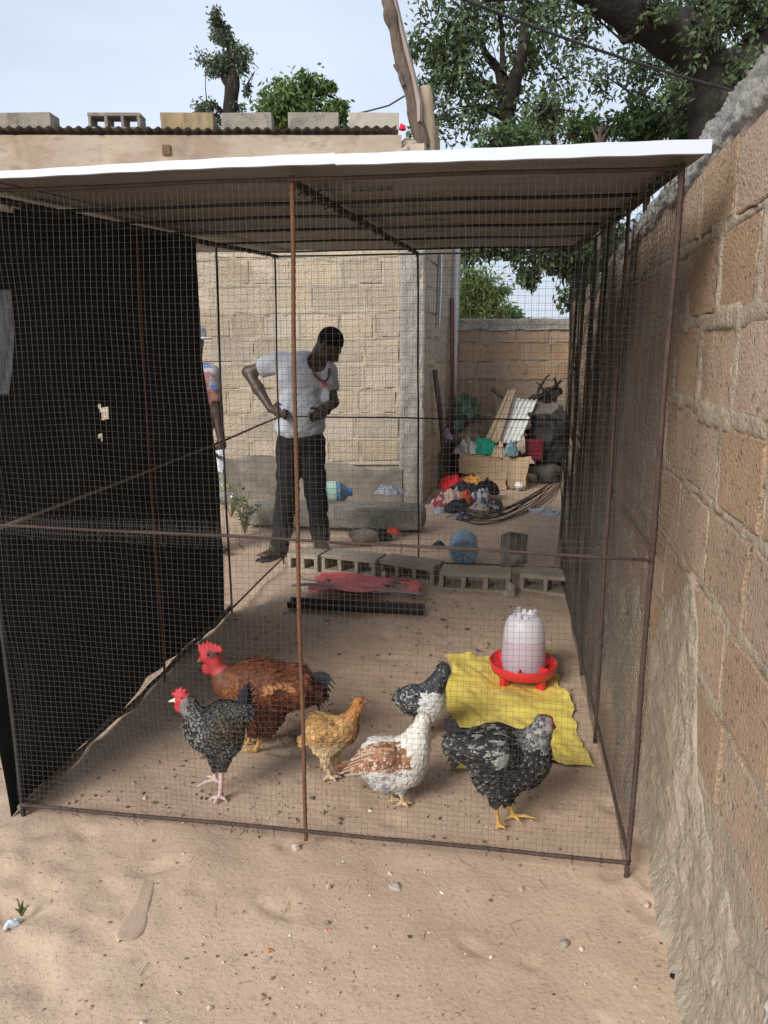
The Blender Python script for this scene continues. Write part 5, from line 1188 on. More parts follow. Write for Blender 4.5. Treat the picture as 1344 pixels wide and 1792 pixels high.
# ================================================================== JUNK HEAP
JY = 8.75
def J(x, y, dy=0.0): return at(x, y, JY + dy)
M['card'] = pm('brown cardboard', (.36, .26, .165), (.44, .33, .215), 5, .95, .15, 40, spot=[(7, .58, .72, (.28, .2, .13), .5)])
cb = thing('cardboard_box', 'collapsed brown cardboard box under the rags', 'box', J(850, 852) * [1, 1, 0])
def panel(parent, name, pts, m, th=.008, bow=.0):
    a, b_, c_, d_ = [np.asarray(q, float) for q in pts]; U, V_ = np.meshgrid(np.linspace(0, 1, 9), np.linspace(0, 1, 7), indexing='ij')
    P = ((1 - U) * (1 - V_))[..., None] * a + (U * (1 - V_))[..., None] * b_ + (U * V_)[..., None] * c_ + ((1 - U) * V_)[..., None] * d_
    nn = np.cross(b_ - a, d_ - a); nn /= np.linalg.norm(nn); P = P + nn * (bow * np.sin(U * math.pi) + .012 * vn(p3(U * 3, V_ * 3, a[0] * 9), 3))[..., None]
    P = P + .012 * (np.minimum(np.minimum(U, 1 - U), np.minimum(V_, 1 - V_)) < .01)[..., None] * np.stack([vn(p3(U * 7, V_ * 7, 1), 4), 0 * U, vn(p3(U * 7, V_ * 7, 2), 5)], -1)
    mb = MB(); mb.grid(P); o = build(name, mb, m, parent, False, None if parent else a); o.modifiers.new('t', 'SOLIDIFY').thickness = th; return o
panel(cb, 'side_panel', [J(804, 794, -.2), J(896, 800, -.2), J(890, 832, -.22), J(804, 828, -.22)], M['card'], bow=.02)
panel(cb, 'top_panel', [J(804, 794, -.2), J(896, 800, -.2), J(898, 790, .2), J(808, 786, .2)], M['card'])
panel(cb, 'flap', [J(878, 797, -.24), J(928, 800, -.24), J(918, 858, -.36), J(891, 853, -.36)], M['card'], bow=.03)
panel(cb, 'side_panel', [J(830, 828, -.3), J(886, 826, -.3), J(886, 858, -.32), J(832, 856, -.32)], M['card'], bow=.015)
panel(cb, 'end_panel', [J(804, 794, -.2), J(808, 786, .2), J(808, 835, .2), J(804, 828, -.22)], M['card'])
for k, (x0, x1, y0, y1, yy_, lb) in enumerate([(778, 830, 822, 850, -.05, 'sandy earth block at the foot of the junk heap beside the house'), (923, 976, 830, 848, .15, 'pale low block at the foot of the ash heap')]):
    a, b_ = J(x0, y1, yy_), J(x1, y1, yy_); hh = J(x0, y0, yy_)[2]; L = b_[0] - a[0]
    rock('earth_block', lb, 'block', ((a + b_) / 2 * [1, 1, 0]) + [0, .1, hh * .42], L * .42, M['house_mortar'], 60 + k, 7, (1, .5, .42 if k else .5), .02, .02)
M['ash'] = pm('ash', (.06, .056, .052), (.14, .13, .12), 8, .95, .8, 40, bdist=.03)
p = J(950, 826, .3); rock('ash_heap', 'dark grey ash and soot heap in the yard corner', 'ash heap', p * [1, 1, 0] + [0, 0, .10], .2, M['ash'], 71, 7, (1.05, .9, .75), .03, .02)
rg_ = [(849, 795, 48, .30, .25, (.01, .22, .14), None, 'bright green cloth hanging over the cardboard box', -.15, .28),
       (818, 792, 45, .30, .22, (.22, .21, .22), (.45, .42, .40), 'grey and white rags on the cardboard box beside the green cloth', -.12, .26),
       (896, 798, 30, .2, .22, (.11, .20, .24), (.2, .3, .34), 'teal plastic bag hanging over the cardboard flap', -.25, .24),
       (876, 800, 32, .22, .20, (.45, .36, .26), (.3, .22, .15), 'tan rag between the green cloth and the teal bag', -.2, .22),
       (783, 776, 24, .25, .22, (.34, .24, .46), (.4, .33, .5), 'lilac rag against the house corner in the junk heap', .1, .4),
       (912, 792, 16, .15, .25, (.5, .45, .38), (.35, .28, .22), 'dirty white strip of cloth over the burgundy crate', -.05, .25),
       (820, 770, 50, .35, .2, (.25, .18, .12), (.16, .12, .085), 'brown dry rags under the broad leaved plant', .2, .4),
       (928, 810, 20, .2, .08, (.5, .42, .34), None, 'small crumpled pale paper by the cardboard flap', -.1, .1)]
for i, (x, y, wpx, d_, h_, c0, c1, lb, dy, zl) in enumerate(rg_):
    p = J(x, y, dy); rag('rag', lb, 'rag', (p[0], p[1] + .05, p[2] - .01), wpx * mpp(JY, .3) * 1.15, d_, h_ * .8, c0, 400 + 9 * i, rng.uniform(-.3, .3), c1, group='rags on the junk heap', tilt=.05)
p = gnd(908, 858); rock('plastic_bag', 'small knotted white plastic bag at the foot of the cardboard flap', 'plastic bag', p + [0, .02, .045], .065, pm('white film', (.66, .66, .68), (.75, .75, .77), 12, .5, .4, 60), 81, 4, (1, 1, .8), .01, .008)
# burgundy crate
cr = thing('crate', 'burgundy plastic crate behind the cardboard box', 'crate', J(915, 802, .1)); MC = pm('burgundy plastic', (.13, .012, .02), (.17, .018, .028), 8, .5, world=False)
ca, cb_ = J(886, 768, .08), J(947, 768, .08); ch = ca[2] - J(886, 804, .08)[2]
for k in range(5): mb = MB(); z_ = ca[2] - ch * (k + .5) / 5; mb.box(((ca[0] + cb_[0]) / 2, ca[1], z_), (cb_[0] - ca[0], .02, ch / 5 * .8)); build('slat', mb, MC, cr)
for k in range(5): mb = MB(); x_ = ca[0] + (cb_[0] - ca[0]) * k / 4; mb.box((x_, ca[1] + .001, ca[2] - ch / 2), (.03, .03, ch)); build('rib', mb, MC, cr)
for x_ in (ca[0], cb_[0]): mb = MB(); mb.box((x_, ca[1] + .16, ca[2] - ch / 2), (.02, .30, ch * .97)); build('end', mb, MC, cr)
mb = MB(); mb.box(((ca[0] + cb_[0]) / 2, ca[1] + .31, ca[2] - ch / 2), (cb_[0] - ca[0] - .02, .02, ch * .96)); build('back', mb, MC, cr)
# sheets leaning on the heap
MW = pm('whitish zinc sheet', (.56, .56, .55), (.68, .68, .67), 5, .55, spec=.4, spot=[(5, .6, .72, (.42, .37, .32), .5)])
def corr_sheet(lab, pts, m, cr_=9, amp=.012):
    a, b_, c_, d_ = pts; U, V_ = np.meshgrid(np.linspace(0, 1, 50), np.linspace(0, 1, 12), indexing='ij')
    P = ((1 - U) * (1 - V_))[..., None] * a + (U * (1 - V_))[..., None] * b_ + (U * V_)[..., None] * c_ + ((1 - U) * V_)[..., None] * d_
    nn = np.cross(b_ - a, d_ - a); nn /= np.linalg.norm(nn); P = P + nn * (amp * np.sin(U * cr_ * 6.283) + .02 * vn(p3(U * 2, V_ * 2, 3), 3))[..., None]
    mb = MB(); mb.grid(P); o = build('metal_sheet', mb, m, None, True, loc=d_); o.modifiers.new('t', 'SOLIDIFY').thickness = .004; tag(o, lab, 'metal sheet', 'sheets leaning on the junk heap')
corr_sheet('wide white metal sheet leaning over the junk heap', [J(903, 697, .35), J(941, 699, .35), J(911, 772, .0), J(868, 776, .0)], MW, 5)
corr_sheet('narrow buff weathered sheet leaning beside the white one', [J(889, 682, .3), J(903, 680, .3), J(874, 775, -.05), J(848, 772, -.05)], M['timber_pale'], 3, .006)
# black drum under tarp
s = SDF(.05); s.ell(J(955, 768, .35), (.22, .2, .26)); s.cone(J(930, 735, .3), J(978, 728, .4), .05, .10); s.cone(J(926, 724, .2), J(982, 752, .2), .02, .03); s.cone(J(930, 792, .3), J(978, 792, .3), .12, .14); s.cone(J(978, 730, .3), J(980, 790, .3), .09, .1)
o = sdf_obj('tarpaulin', s, .02, pm('black tarp', (.010, .010, .010), (.03, .028, .026), 5, .7, .5, 30), None, J(955, 800, .3), rough=.055, rscale=10); tag(o, 'black tarpaulin bundle in the yard corner under the driftwood', 'tarpaulin')
o = panel(None, 'wood_slab', [J(934, 692, .5), J(972, 688, .55), J(979, 722, .3), J(925, 722, .25)], pm('dark grey board', (.10, .085, .075), (.16, .14, .12), 6, .9, .6, 40), .03, .03); tag(o, 'dark grey board leaning over the black tarpaulin', 'board')
# driftwood stump and logs
drift = thing('driftwood', 'tangle of dark crooked branches on top of the junk heap', 'branches', J(957, 702, .4))
for q_, (a, b_, c_, r0, r1) in enumerate([((922, 704), (950, 690), (983, 686), .03, .045), ((934, 702), (946, 674), (962, 654), .022, .008), ((950, 702), (966, 678), (983, 668), .03, .014), ((960, 700), (954, 684), (938, 670), .026, .008), ((968, 700), (974, 682), (969, 662), .035, .014), ((940, 696), (960, 680), (978, 678), .02, .010)]):
    kp = np.array([J(*a, .42), J(*b_, .4 + rng.uniform(-.1, .1)), J(*c_, .4 + rng.uniform(-.15, .1))]); tt = np.linspace(0, 2, 14); P = np.stack([np.interp(tt, range(3), kp[:, i]) for i in range(3)], 1) + .015 * np.stack([vn(np.stack([tt * 2.5, tt * 0 + q_, tt * 0 + i], -1), 3) for i in range(3)], 1)
    mb = MB(); mb.tube(P, np.linspace(r0, r1, 14) * (1 + .25 * vn(np.stack([tt * 5, tt * 0 + q_, tt * 0], -1), 9)), 7); build('branch', mb, M['bark'], drift, True)
s = SDF(.01); s.cone(J(864, 682, .5), J(884, 692, .45), .035, .045); o = sdf_obj('log', s, .012, M['timber'], None, J(884, 696, .45), rough=.01, rscale=16); tag(o, 'short split log lying behind the sheets', 'log')
s = SDF(.01); s.cone(J(812, 740, .5), J(856, 736, .4), .02, .012); o = sdf_obj('stick', s, .01, M['timber'], None, J(830, 742, .45), rough=.006, rscale=20); tag(o, 'brown stick lying under the broad leaved plant', 'stick')
# dark crate under the lilac rag
dk = thing('old_basket', 'dark broken basket between the house corner and the cardboard box', 'basket', J(792, 822, -.05) * [1, 1, 0]); a = J(783, 770, -.02); b_ = J(804, 820, -.02)
for k in range(6): mb = MB(); mb.box(((a[0] + b_[0]) / 2, a[1], b_[2] + (a[2] - b_[2]) * (k + .5) / 6), (b_[0] - a[0], .16, (a[2] - b_[2]) / 6 * .82)); build('slat', mb, M['bark'], dk)
for x_ in (a[0], b_[0]): mb = MB(); mb.box((x_, a[1] - .085, (a[2]) / 2 + .02), (.025, .02, a[2])); build('stake', mb, M['bark'], dk)
mb = MB(); mb.box(((a[0] + b_[0]) / 2, a[1] - .01, b_[2] / 2 + .01), (b_[0] - a[0] - .03, .1, b_[2])); build('base', mb, M['bark'], dk)
# leaning poles by the house side
p0, p1 = J(779, 818, -.5), at(761, 648, 8.05); mb = MB(); mb.tube([p0, (p0 + p1) / 2 + [.01, 0, 0], p1], .028, 8); o = build('pole', mb, pm('dark brown pole', (.07, .045, .04), (.12, .08, .065), 8, .8), None, True, loc=p0); tag(o, 'dark brown pole leaning on the side of the house', 'pole')
p0, p1 = side_pt(779, 760, .08), side_pt(785, 522, .04); mb = MB(); mb.tube([p0, (p0 + p1) / 2, p1], .026, 8); o = build('pole', mb, pm('reddish pole', (.13, .04, .035), (.18, .06, .05), 8, .7), None, True, loc=p0); tag(o, 'straight reddish brown pole standing against the house side', 'pole')
# broad leaved plant
pl = thing('broad_leaved_plant', 'broad leaved bluish green plant growing from the junk heap', 'plant', J(808, 800, .45))
LG = pm('bluish broad leaf', (.06, .15, .10), (.10, .22, .14), 6, .5, spec=.4, transl=.25)
st = J(808, 760, .45)
for k in range(15):
    x, y = [(800, 700), (812, 695), (826, 706), (836, 716), (818, 714), (806, 716), (795, 708), (824, 724), (812, 728), (798, 730), (804, 742), (832, 730), (792, 722), (816, 704), (796, 745)][k]
    tip = J(x, y, .45 + rng.uniform(-.25, .1)); d = tip - st; d /= np.linalg.norm(d)
    a = rng.uniform(0, 6.28); u = np.array([math.cos(a), rng.uniform(-.4, .2), math.sin(a) * .8 - .3]); u /= np.linalg.norm(u); w_ = np.cross(u, [.2, -1, .35]); w_ /= np.linalg.norm(w_); Lf = rng.uniform(.11, .16)
    tt = np.linspace(0, 1, 8); wd = np.sin(np.clip(tt * .9 + .08, 0, 1) * math.pi) ** .7 * Lf * .42; nrm_ = np.cross(u, w_)
    P = np.array([[tip + u * Lf * (q - .4) + w_ * s_ * wd[i] + nrm_ * (abs(s_) * wd[i] * .35 - .12 * Lf * q * q) for s_ in (-1, -.5, 0, .5, 1)] for i, q in enumerate(tt)]); mb = MB(); mb.grid(P); build('leaf', mb, LG, pl, True)
    mb = MB(); mb.tube([st + [0, 0, -.1], (st + tip) / 2 + [0, 0, .03], tip - u * Lf * .4], [.010, .006, .004], 5); build('stem', mb, LG, pl, True)
# weeds by the second person
def weed(lab, c, h, n, seed, spread=.2):
    rr = np.random.default_rng(seed); t = thing('weed', lab, 'weed', c); mb = MB(); ml = MB()
    for k in range(n):
        a = rr.uniform(0, 6.28); e = np.asarray(c) + [spread * math.cos(a) * rr.uniform(.2, 1), spread * math.sin(a) * rr.uniform(.2, 1), h * rr.uniform(.5, 1)]; mid = (np.asarray(c) + e) / 2 + [0, 0, h * .12]
        mb.tube([c, mid, e], [.004, .003, .0015], 4)
        for q in range(9):
            f = rr.uniform(.25, 1); p_ = np.asarray(c) * (1 - f) ** 2 + 2 * f * (1 - f) * mid + f * f * e; d = rr.normal(0, 1, 3); d[2] = abs(d[2]) * .6; d /= np.linalg.norm(d); s_ = np.cross(d, rr.normal(0, 1, 3)); s_ /= np.linalg.norm(s_); l = rr.uniform(.025, .05) * min(1, h * 5)
            cc = np.array((.10, .15, .05)) * rr.uniform(.6, 1.4); ml.add([p_, p_ + d * l * .5 + s_ * l * .22, p_ + d * l, p_ + d * l * .5 - s_ * l * .22], [[0, 1, 2, 3]], cc)
    build('stems', mb, pm('weed stem', (.12, .13, .06), (.18, .17, .09), 9, .8), t); build('leaves', ml, M['leaf'], t)
weed('sparse dusty weed beside the black net, in front of the house wall', gnd(428, 935), .42, 16, 5, .16); weed('low dusty weed at the foot of the house wall behind the papers', gnd(405, 905), .3, 10, 6, .2)
weed('tiny green grass tuft on the sand outside the pen', gnd(38, 1602), .05, 4, 8, .03)
# ================================================================== FOREGROUND SAND
ins = gnd(240, 1592); t = thing('shoe_insole', 'dusty grey shoe insole half sunk in the sand before the pen', 'insole', (ins[0], ins[1], gz(ins[0], ins[1])))
ctr = [(262, 1536, 10), (258, 1552, 15), (252, 1575, 14), (244, 1595, 17), (236, 1612, 24), (228, 1630, 26), (220, 1643, 19), (216, 1648, 8)]
mb = MB(); P = []
for (x, y, w) in ctr:
    l, r_ = gnd(x - w, y), gnd(x + w, y); zg = gz((l[0] + r_[0]) / 2, l[1]) + .006; P.append([l * [1, 1, 0] + UZ * (zg - .012), l * [1, 1, 0] + UZ * zg, (l + r_) / 2 * [1, 1, 0] + UZ * (zg - .003), r_ * [1, 1, 0] + UZ * zg, r_ * [1, 1, 0] + UZ * (zg - .012)])
mb.grid(np.array(P)[::-1]); o = build('sole', mb, pm('dusty insole', (.38, .285, .21), (.45, .34, .25), 12, .95, .3, 120), t, True); o.modifiers.new('s', 'SUBSURF').render_levels = 2
def pebble(x, y, r, col, lab, cat='stone', sq=.6, name='stone'):
    p = gnd(x, y); rr = r * .8 * mpp(p[1], 0); s = SDF(rr * .3)
    for k in range(4): s.ell(p + [rng.uniform(-.3, .3) * rr, rng.uniform(-.3, .3) * rr, rr * sq * .4 + gz(p[0], p[1])], np.array([rng.uniform(.5, .85), rng.uniform(.5, .85), sq * .8]) * rr, col=col)
    o = sdf_obj(name, s, max(rr * .16, .0015), M['debris'], None, (p[0], p[1], gz(p[0], p[1])), rough=rr * .28, rscale=1.5 / rr); tag(o, lab, cat)
pebble(517, 1482, 11, (.42, .33, .26), 'tan pebble by the bottom rail near the middle post'); pebble(692, 1551, 15, (.36, .32, .27), 'flat grey stone on the sand before the pen', sq=.35)
pebble(990, 1650, 12, (.27, .24, .20), 'grey pebble on the sand near the wall foot'); pebble(1017, 1660, 7, (.5, .42, .34), 'small pale pebble beside a grey one near the wall foot')
pebble(471, 1663, 8, (.48, .20, .07), 'orange dry leaf scrap on the open sand', 'leaf scrap', .3, 'leaf_scrap'); pebble(574, 1626, 7, (.5, .27, .17), 'rusty flake on the sand before the middle post', 'flake', .3, 'flake')
pebble(250, 1783, 9, (.5, .42, .35), 'pale pebble at the near edge of the sand'); pebble(1180, 1708, 9, (.012, .012, .012), 'black lump of charcoal at the wall foot', 'charcoal', .7, 'charcoal_lump')
pebble(1134, 1580, 9, (.40, .33, .27), 'small stone by the corner post and wall', sq=.7); pebble(266, 1536, 4, (.72, .70, .66), 'tiny white pebble at the heel of the insole', sq=.8)
pebble(912, 1550, 7, (.36, .29, .22), 'brown pebble on sand in front of the yellow footed hen', sq=.7)
p = gnd(20, 1612); rag('paper_scrap', 'scrap of pale blue plastic on the sand beside the grass tuft', 'litter', (p[0], p[1], gz(p[0], p[1]) + .002), .06, .03, .02, (.55, .62, .68), 501, .6)
# gravel, droppings and bits: nobody could count them
mb = MB(); nb = 9000
bx_ = np.where(rng.random(nb) < .62, rng.uniform(-1.5, 1.0, nb), rng.normal(-.2, .8, nb)); by_ = rng.uniform(.95, 5.3, nb) ** 1.0
base = np.array([[1, 0, 0], [0, 1, 0], [-1, 0, 0], [0, -1, 0], [0, 0, .8], [0, 0, -.5]], float); bf = [[0, 1, 4], [1, 2, 4], [2, 3, 4], [3, 0, 4], [1, 0, 5], [2, 1, 5], [3, 2, 5], [0, 3, 5]]
pal = np.array([(.2, .145, .11), (.26, .185, .14), (.36, .25, .18), (.52, .40, .31), (.66, .60, .53), (.07, .06, .05), (.45, .31, .22)]); pw = [.2, .2, .22, .12, .06, .08, .12]
clump = fbm(p3(bx_ * 1.6, by_ * 1.6, 3), 2, 91)
for i in range(nb):
    if clump[i] < -.15 and rng.random() < .6: continue
    if bx_[i] > .74 + (by_[i] - 1.6) * .186: continue
    r = .0018 * math.exp(rng.normal(0, .55)) * (1.8 if rng.random() < .07 else 1); v = base * r * rng.uniform(.6, 1.5, 3); a = rng.uniform(0, 6.28); ca_, sa_ = math.cos(a), math.sin(a)
    v = v @ np.array([[ca_, sa_, 0], [-sa_, ca_, 0], [0, 0, 1]]) + rng.normal(0, .12 * r, (6, 3)) + [bx_[i], by_[i], gz(bx_[i], by_[i]) + r * .3]
    mb.add(v, bf, pal[rng.choice(7, p=pw)])
for i in range(1300):          # droppings and trodden lumps inside the pen
    x_, d_ = rng.uniform(.1, CW - .1), rng.uniform(.05, DEP - .2); q = cg(x_, d_); r = .0036 * math.exp(rng.normal(0, .5)); v = base * r * rng.uniform(.6, 1.5, 3)
    mb.add(v + rng.normal(0, .25 * r, (6, 3)) + [q[0], q[1], gz(q[0], q[1]) + r * .25], bf, np.array([(.13, .095, .07), (.09, .07, .055), (.30, .22, .16), (.24, .17, .12)][rng.integers(4)]) * rng.uniform(.8, 1.2))
for i in range(260):          # straw and twigs
    q = cg(rng.uniform(.05, CW), rng.uniform(-.9, DEP)); a = rng.uniform(0, 3.14); l = rng.uniform(.008, .03); zz_ = gz(q[0], q[1]) + .002; dx = np.array([math.cos(a), math.sin(a), 0]) * l
    if q[0] < .7 + (q[1] - 1.6) * .186: mb.tube([q * [1, 1, 0] + UZ * zz_ - dx, q * [1, 1, 0] + UZ * (zz_ + .002), q * [1, 1, 0] + UZ * zz_ + dx], .0007, 3, col=np.array([(.42, .33, .2), (.2, .14, .1), (.5, .42, .3)][rng.integers(3)]))
o = build('gravel', mb, M['debris']); tag(o, 'fine gravel, droppings and bits scattered over the sand', 'gravel', kind='stuff')
# ================================================================== TREES
def leafmesh(mb, cl, seed, size, cols, droop=.35, asp=.42):
    rr = np.random.default_rng(seed); Ps, Ss = [], []
    for (c, rad, n, clumps) in cl:
        c = np.asarray(c, float); rad = np.asarray(rad, float)
        d = rr.normal(0, 1, (clumps, 3)); d /= np.linalg.norm(d, axis=1)[:, None]; cc = c + d * rad * (rr.random((clumps, 1)) ** .45)
        k = rr.integers(0, clumps, n); sp = min(rad) * .36
        Ps.append(cc[k] + rr.normal(0, 1, (n, 3)) * sp * rr.uniform(.5, 1.1, (clumps, 1))[k]); Ss.append(rr.uniform(.75, 1.25, clumps)[k])
    P = np.concatenate(Ps); sh = np.concatenate(Ss); kk = rr.random(len(P)) < .82; P = P[kk]; sh = sh[kk]; n = len(P)
    d = rr.normal(0, 1, (n, 3)); d[:, 2] -= droop; d /= np.linalg.norm(d, axis=1)[:, None]; s = np.cross(d, rr.normal(0, 1, (n, 3))); s /= np.linalg.norm(s, axis=1)[:, None]; m = np.cross(d, s)
    L = (size * rr.uniform(.6, 1.25, n))[:, None]; w = L * asp
    V = np.stack([P, P + d * L * .45 + s * w * .5 + m * w * .14, P + d * L, P + d * L * .45 - s * w * .5 + m * w * .14], 1).reshape(-1, 3)
    cols = np.asarray(cols); t = rr.random((n, 1)); C = cols[0] * (1 - t) + cols[1] * t
    C = C * sh[:, None] * rr.uniform(.8, 1.2, (n, 1)); C[rr.random(n) < .03] *= (1.6, 1.2, .7)
    i = np.arange(n)[:, None] * 4; f = np.concatenate([i + [[0, 1, 2]], i + [[0, 2, 3]]])
    mb.add(V, f, np.repeat(C, 4, 0))
def limbs(mb, list_, seed, wob=.03):
    for (pts, r0, r1) in list_:
        pts = np.array(pts, float); m = len(pts); tt = np.linspace(0, m - 1, 10 * (m - 1) + 1); P = np.stack([np.interp(tt, range(m), pts[:, i]) for i in range(3)], 1)
        for _ in range(6): P[1:-1] = (P[:-2] + 2 * P[1:-1] + P[2:]) / 4
        P = P + wob * np.stack([fbm(np.stack([tt * .9, tt * 0 + seed, tt * 0 + k], -1), 2, seed + k) for k in range(3)], 1)
        r = np.linspace(r0, r1, len(P)) * (1 + .16 * fbm(np.stack([tt * 2.3, tt * 0, tt * 0 + seed], -1), 2, seed)); mb.tube(P, r, 9)
        seed += 3
def tree(name, label, base, lims, clusters, seed, size, cols, droop=.35, cat='tree', asp=.42, twigs=60, wob=.03, group=None):
    t = thing(name, label, cat, base, group); mb = MB(); limbs(mb, lims, seed, wob); rr = np.random.default_rng(seed + 1)
    for k in range(twigs):
        c, rad, n, q = clusters[rr.integers(len(clusters))]; c = np.asarray(c); rad = np.asarray(rad); e = c + rr.normal(0, .5, 3) * rad
        lp = np.array(lims[rr.integers(len(lims))][0]); s_ = lp[rr.integers(max(1, len(lp) - 1), len(lp))]
        if np.linalg.norm(s_ - e) > 2.2 * rad.max(): s_ = c + rr.normal(0, .3, 3) * rad
        mid = (s_ + e) / 2 + rr.normal(0, .08, 3); mb.tube([s_, mid, e], [.012, .008, .004], 4)
    build('trunk', mb, M['bark'], t, True); ml = MB(); leafmesh(ml, clusters, seed + 2, size, cols, droop, asp); o = build('crown', ml, M['leaf'], t); return t
DK = [(.06, .095, .045), (.12, .17, .075)]; MD = [(.06, .105, .04), (.11, .175, .065)]; LT = [(.12, .20, .06), (.20, .28, .09)]; GB = [(.075, .105, .07), (.13, .17, .105)]
def T(x, y, Y): return at(x, y, Y)
def cl(x, y, Y, rx, ry, n, clumps, rd=None):      # cluster given by its photo centre, distance and photo radii
    s = Y / FPX; return (at(x, y, Y), (rx * s, (rd or (rx + ry) / 2) * s, ry * s), n, clumps)
# thin lopped tree behind the house
Y1 = 15.0
tree('lopped_tree', 'thin lopped tree with leaf tufts on bare trunk behind the house', T(402, 300, Y1) * [1, 1, 0],
     [([T(402, 300, Y1) * [1, 1, 0], T(404, 220, Y1), T(404, 160, Y1), T(408, 110, Y1), T(403, 75, Y1), T(385, 45, Y1)], .19, .06), ([T(404, 150, Y1), T(385, 122, Y1), T(365, 110, Y1)], .09, .03), ([T(407, 130, Y1), T(422, 108, Y1), T(432, 98, Y1)], .07, .03), ([T(404, 205, Y1), T(380, 190, Y1), T(362, 180, Y1)], .05, .02)],
     [cl(375, 33, Y1, 14, 13, 468, 12), cl(386, 55, Y1, 15, 14, 540, 12), cl(400, 82, Y1, 17, 16, 612, 12), cl(372, 112, Y1, 26, 18, 936, 18), cl(404, 116, Y1, 22, 16, 684, 12), cl(424, 112, Y1, 16, 26, 612, 14), cl(362, 190, Y1, 20, 14, 540, 12), cl(433, 150, Y1, 7, 18, 198, 6), cl(372, 205, Y1, 16, 12, 324, 8), cl(416, 190, Y1, 12, 10, 108, 5)],
     31, .085, GB, .7, twigs=40)
Y2 = 12.5
tree('round_bush_tree', 'rounded leafy green tree rising behind the house roof', T(520, 330, Y2) * [1, 1, 0],
     [([T(515, 330, Y2) * [1, 1, 0], T(520, 260, Y2), T(525, 200, Y2), T(545, 160, Y2)], .12, .03), ([T(520, 240, Y2), T(480, 190, Y2)], .06, .02), ([T(522, 240, Y2), T(585, 195, Y2), T(600, 180, Y2)], .05, .02)],
     [cl(520, 172, Y2, 46, 30, 2700, 45), cl(475, 195, Y2, 26, 22, 1080, 22), cl(545, 150, Y2, 26, 16, 756, 18), cl(575, 148, Y2, 14, 10, 216, 8), cl(592, 190, Y2, 26, 17, 864, 18), cl(518, 215, Y2, 40, 20, 1080, 20), cl(600, 215, Y2, 12, 12, 180, 6)], 37, .10, [(.08, .14, .045), (.14, .22, .07)], .9, twigs=50)
# airy dark tree behind the passage
Y3 = 14.5
def b3(*pts): return [T(x, y, Y3 + d) for x, y, d in pts]
tree('airy_tree', 'airy dark leaved tree with forked trunk beyond the rear wall', T(900, 560, Y3) * [1, 1, 0],
     [([T(765, 620, Y3) * [1, 1, 0]] + b3((765, 540, 0), (772, 430, 0), (860, 320, 0), (890, 285, 0), (893, 250, 0), (888, 190, 0)), .24, .13), (b3((888, 195, 0), (876, 130, .2), (850, 95, .4), (838, 60, .6)), .13, .04), (b3((889, 190, 0), (902, 130, -.2), (915, 90, -.4), (920, 30, -.4)), .15, .05), (b3((888, 205, 0), (855, 195, .2), (830, 185, .4)), .11, .05), (b3((886, 180, 0), (865, 150, 0), (845, 140, 0), (800, 150, .4)), .07, .02), (b3((892, 240, 0), (930, 215, .4), (980, 205, .6)), .06, .02), (b3((878, 125, 0), (880, 60, 0), (870, 0, 0), (860, -60, 0)), .06, .02)],
     [cl(780, 30, Y3, 50, 35, 600, 34), cl(740, 80, Y3, 35, 28, 420, 22), cl(780, 95, Y3, 40, 28, 560, 28), cl(850, 25, Y3, 50, 35, 560, 34), cl(820, 80, Y3, 40, 30, 620, 28), cl(765, 140, Y3, 40, 22, 420, 22), cl(815, 140, Y3, 34, 22, 480, 22), cl(920, 40, Y3, 50, 40, 560, 34), cl(915, 105, Y3, 40, 30, 560, 26), cl(950, 90, Y3, 30, 30, 340, 18), cl(770, 205, Y3, 40, 40, 380, 24), cl(830, 205, Y3, 40, 28, 420, 20), cl(860, 165, Y3, 34, 24, 240, 16), cl(930, 180, Y3, 40, 30, 300, 20), cl(960, 220, Y3, 45, 30, 520, 26), cl(740, 240, Y3, 30, 25, 140, 12), cl(900, 230, Y3, 50, 25, 700, 24), cl(990, 130, Y3, 30, 40, 260, 18), cl(830, -50, Y3, 100, 40, 900, 40)],
     41, .13, DK, .6, twigs=170)
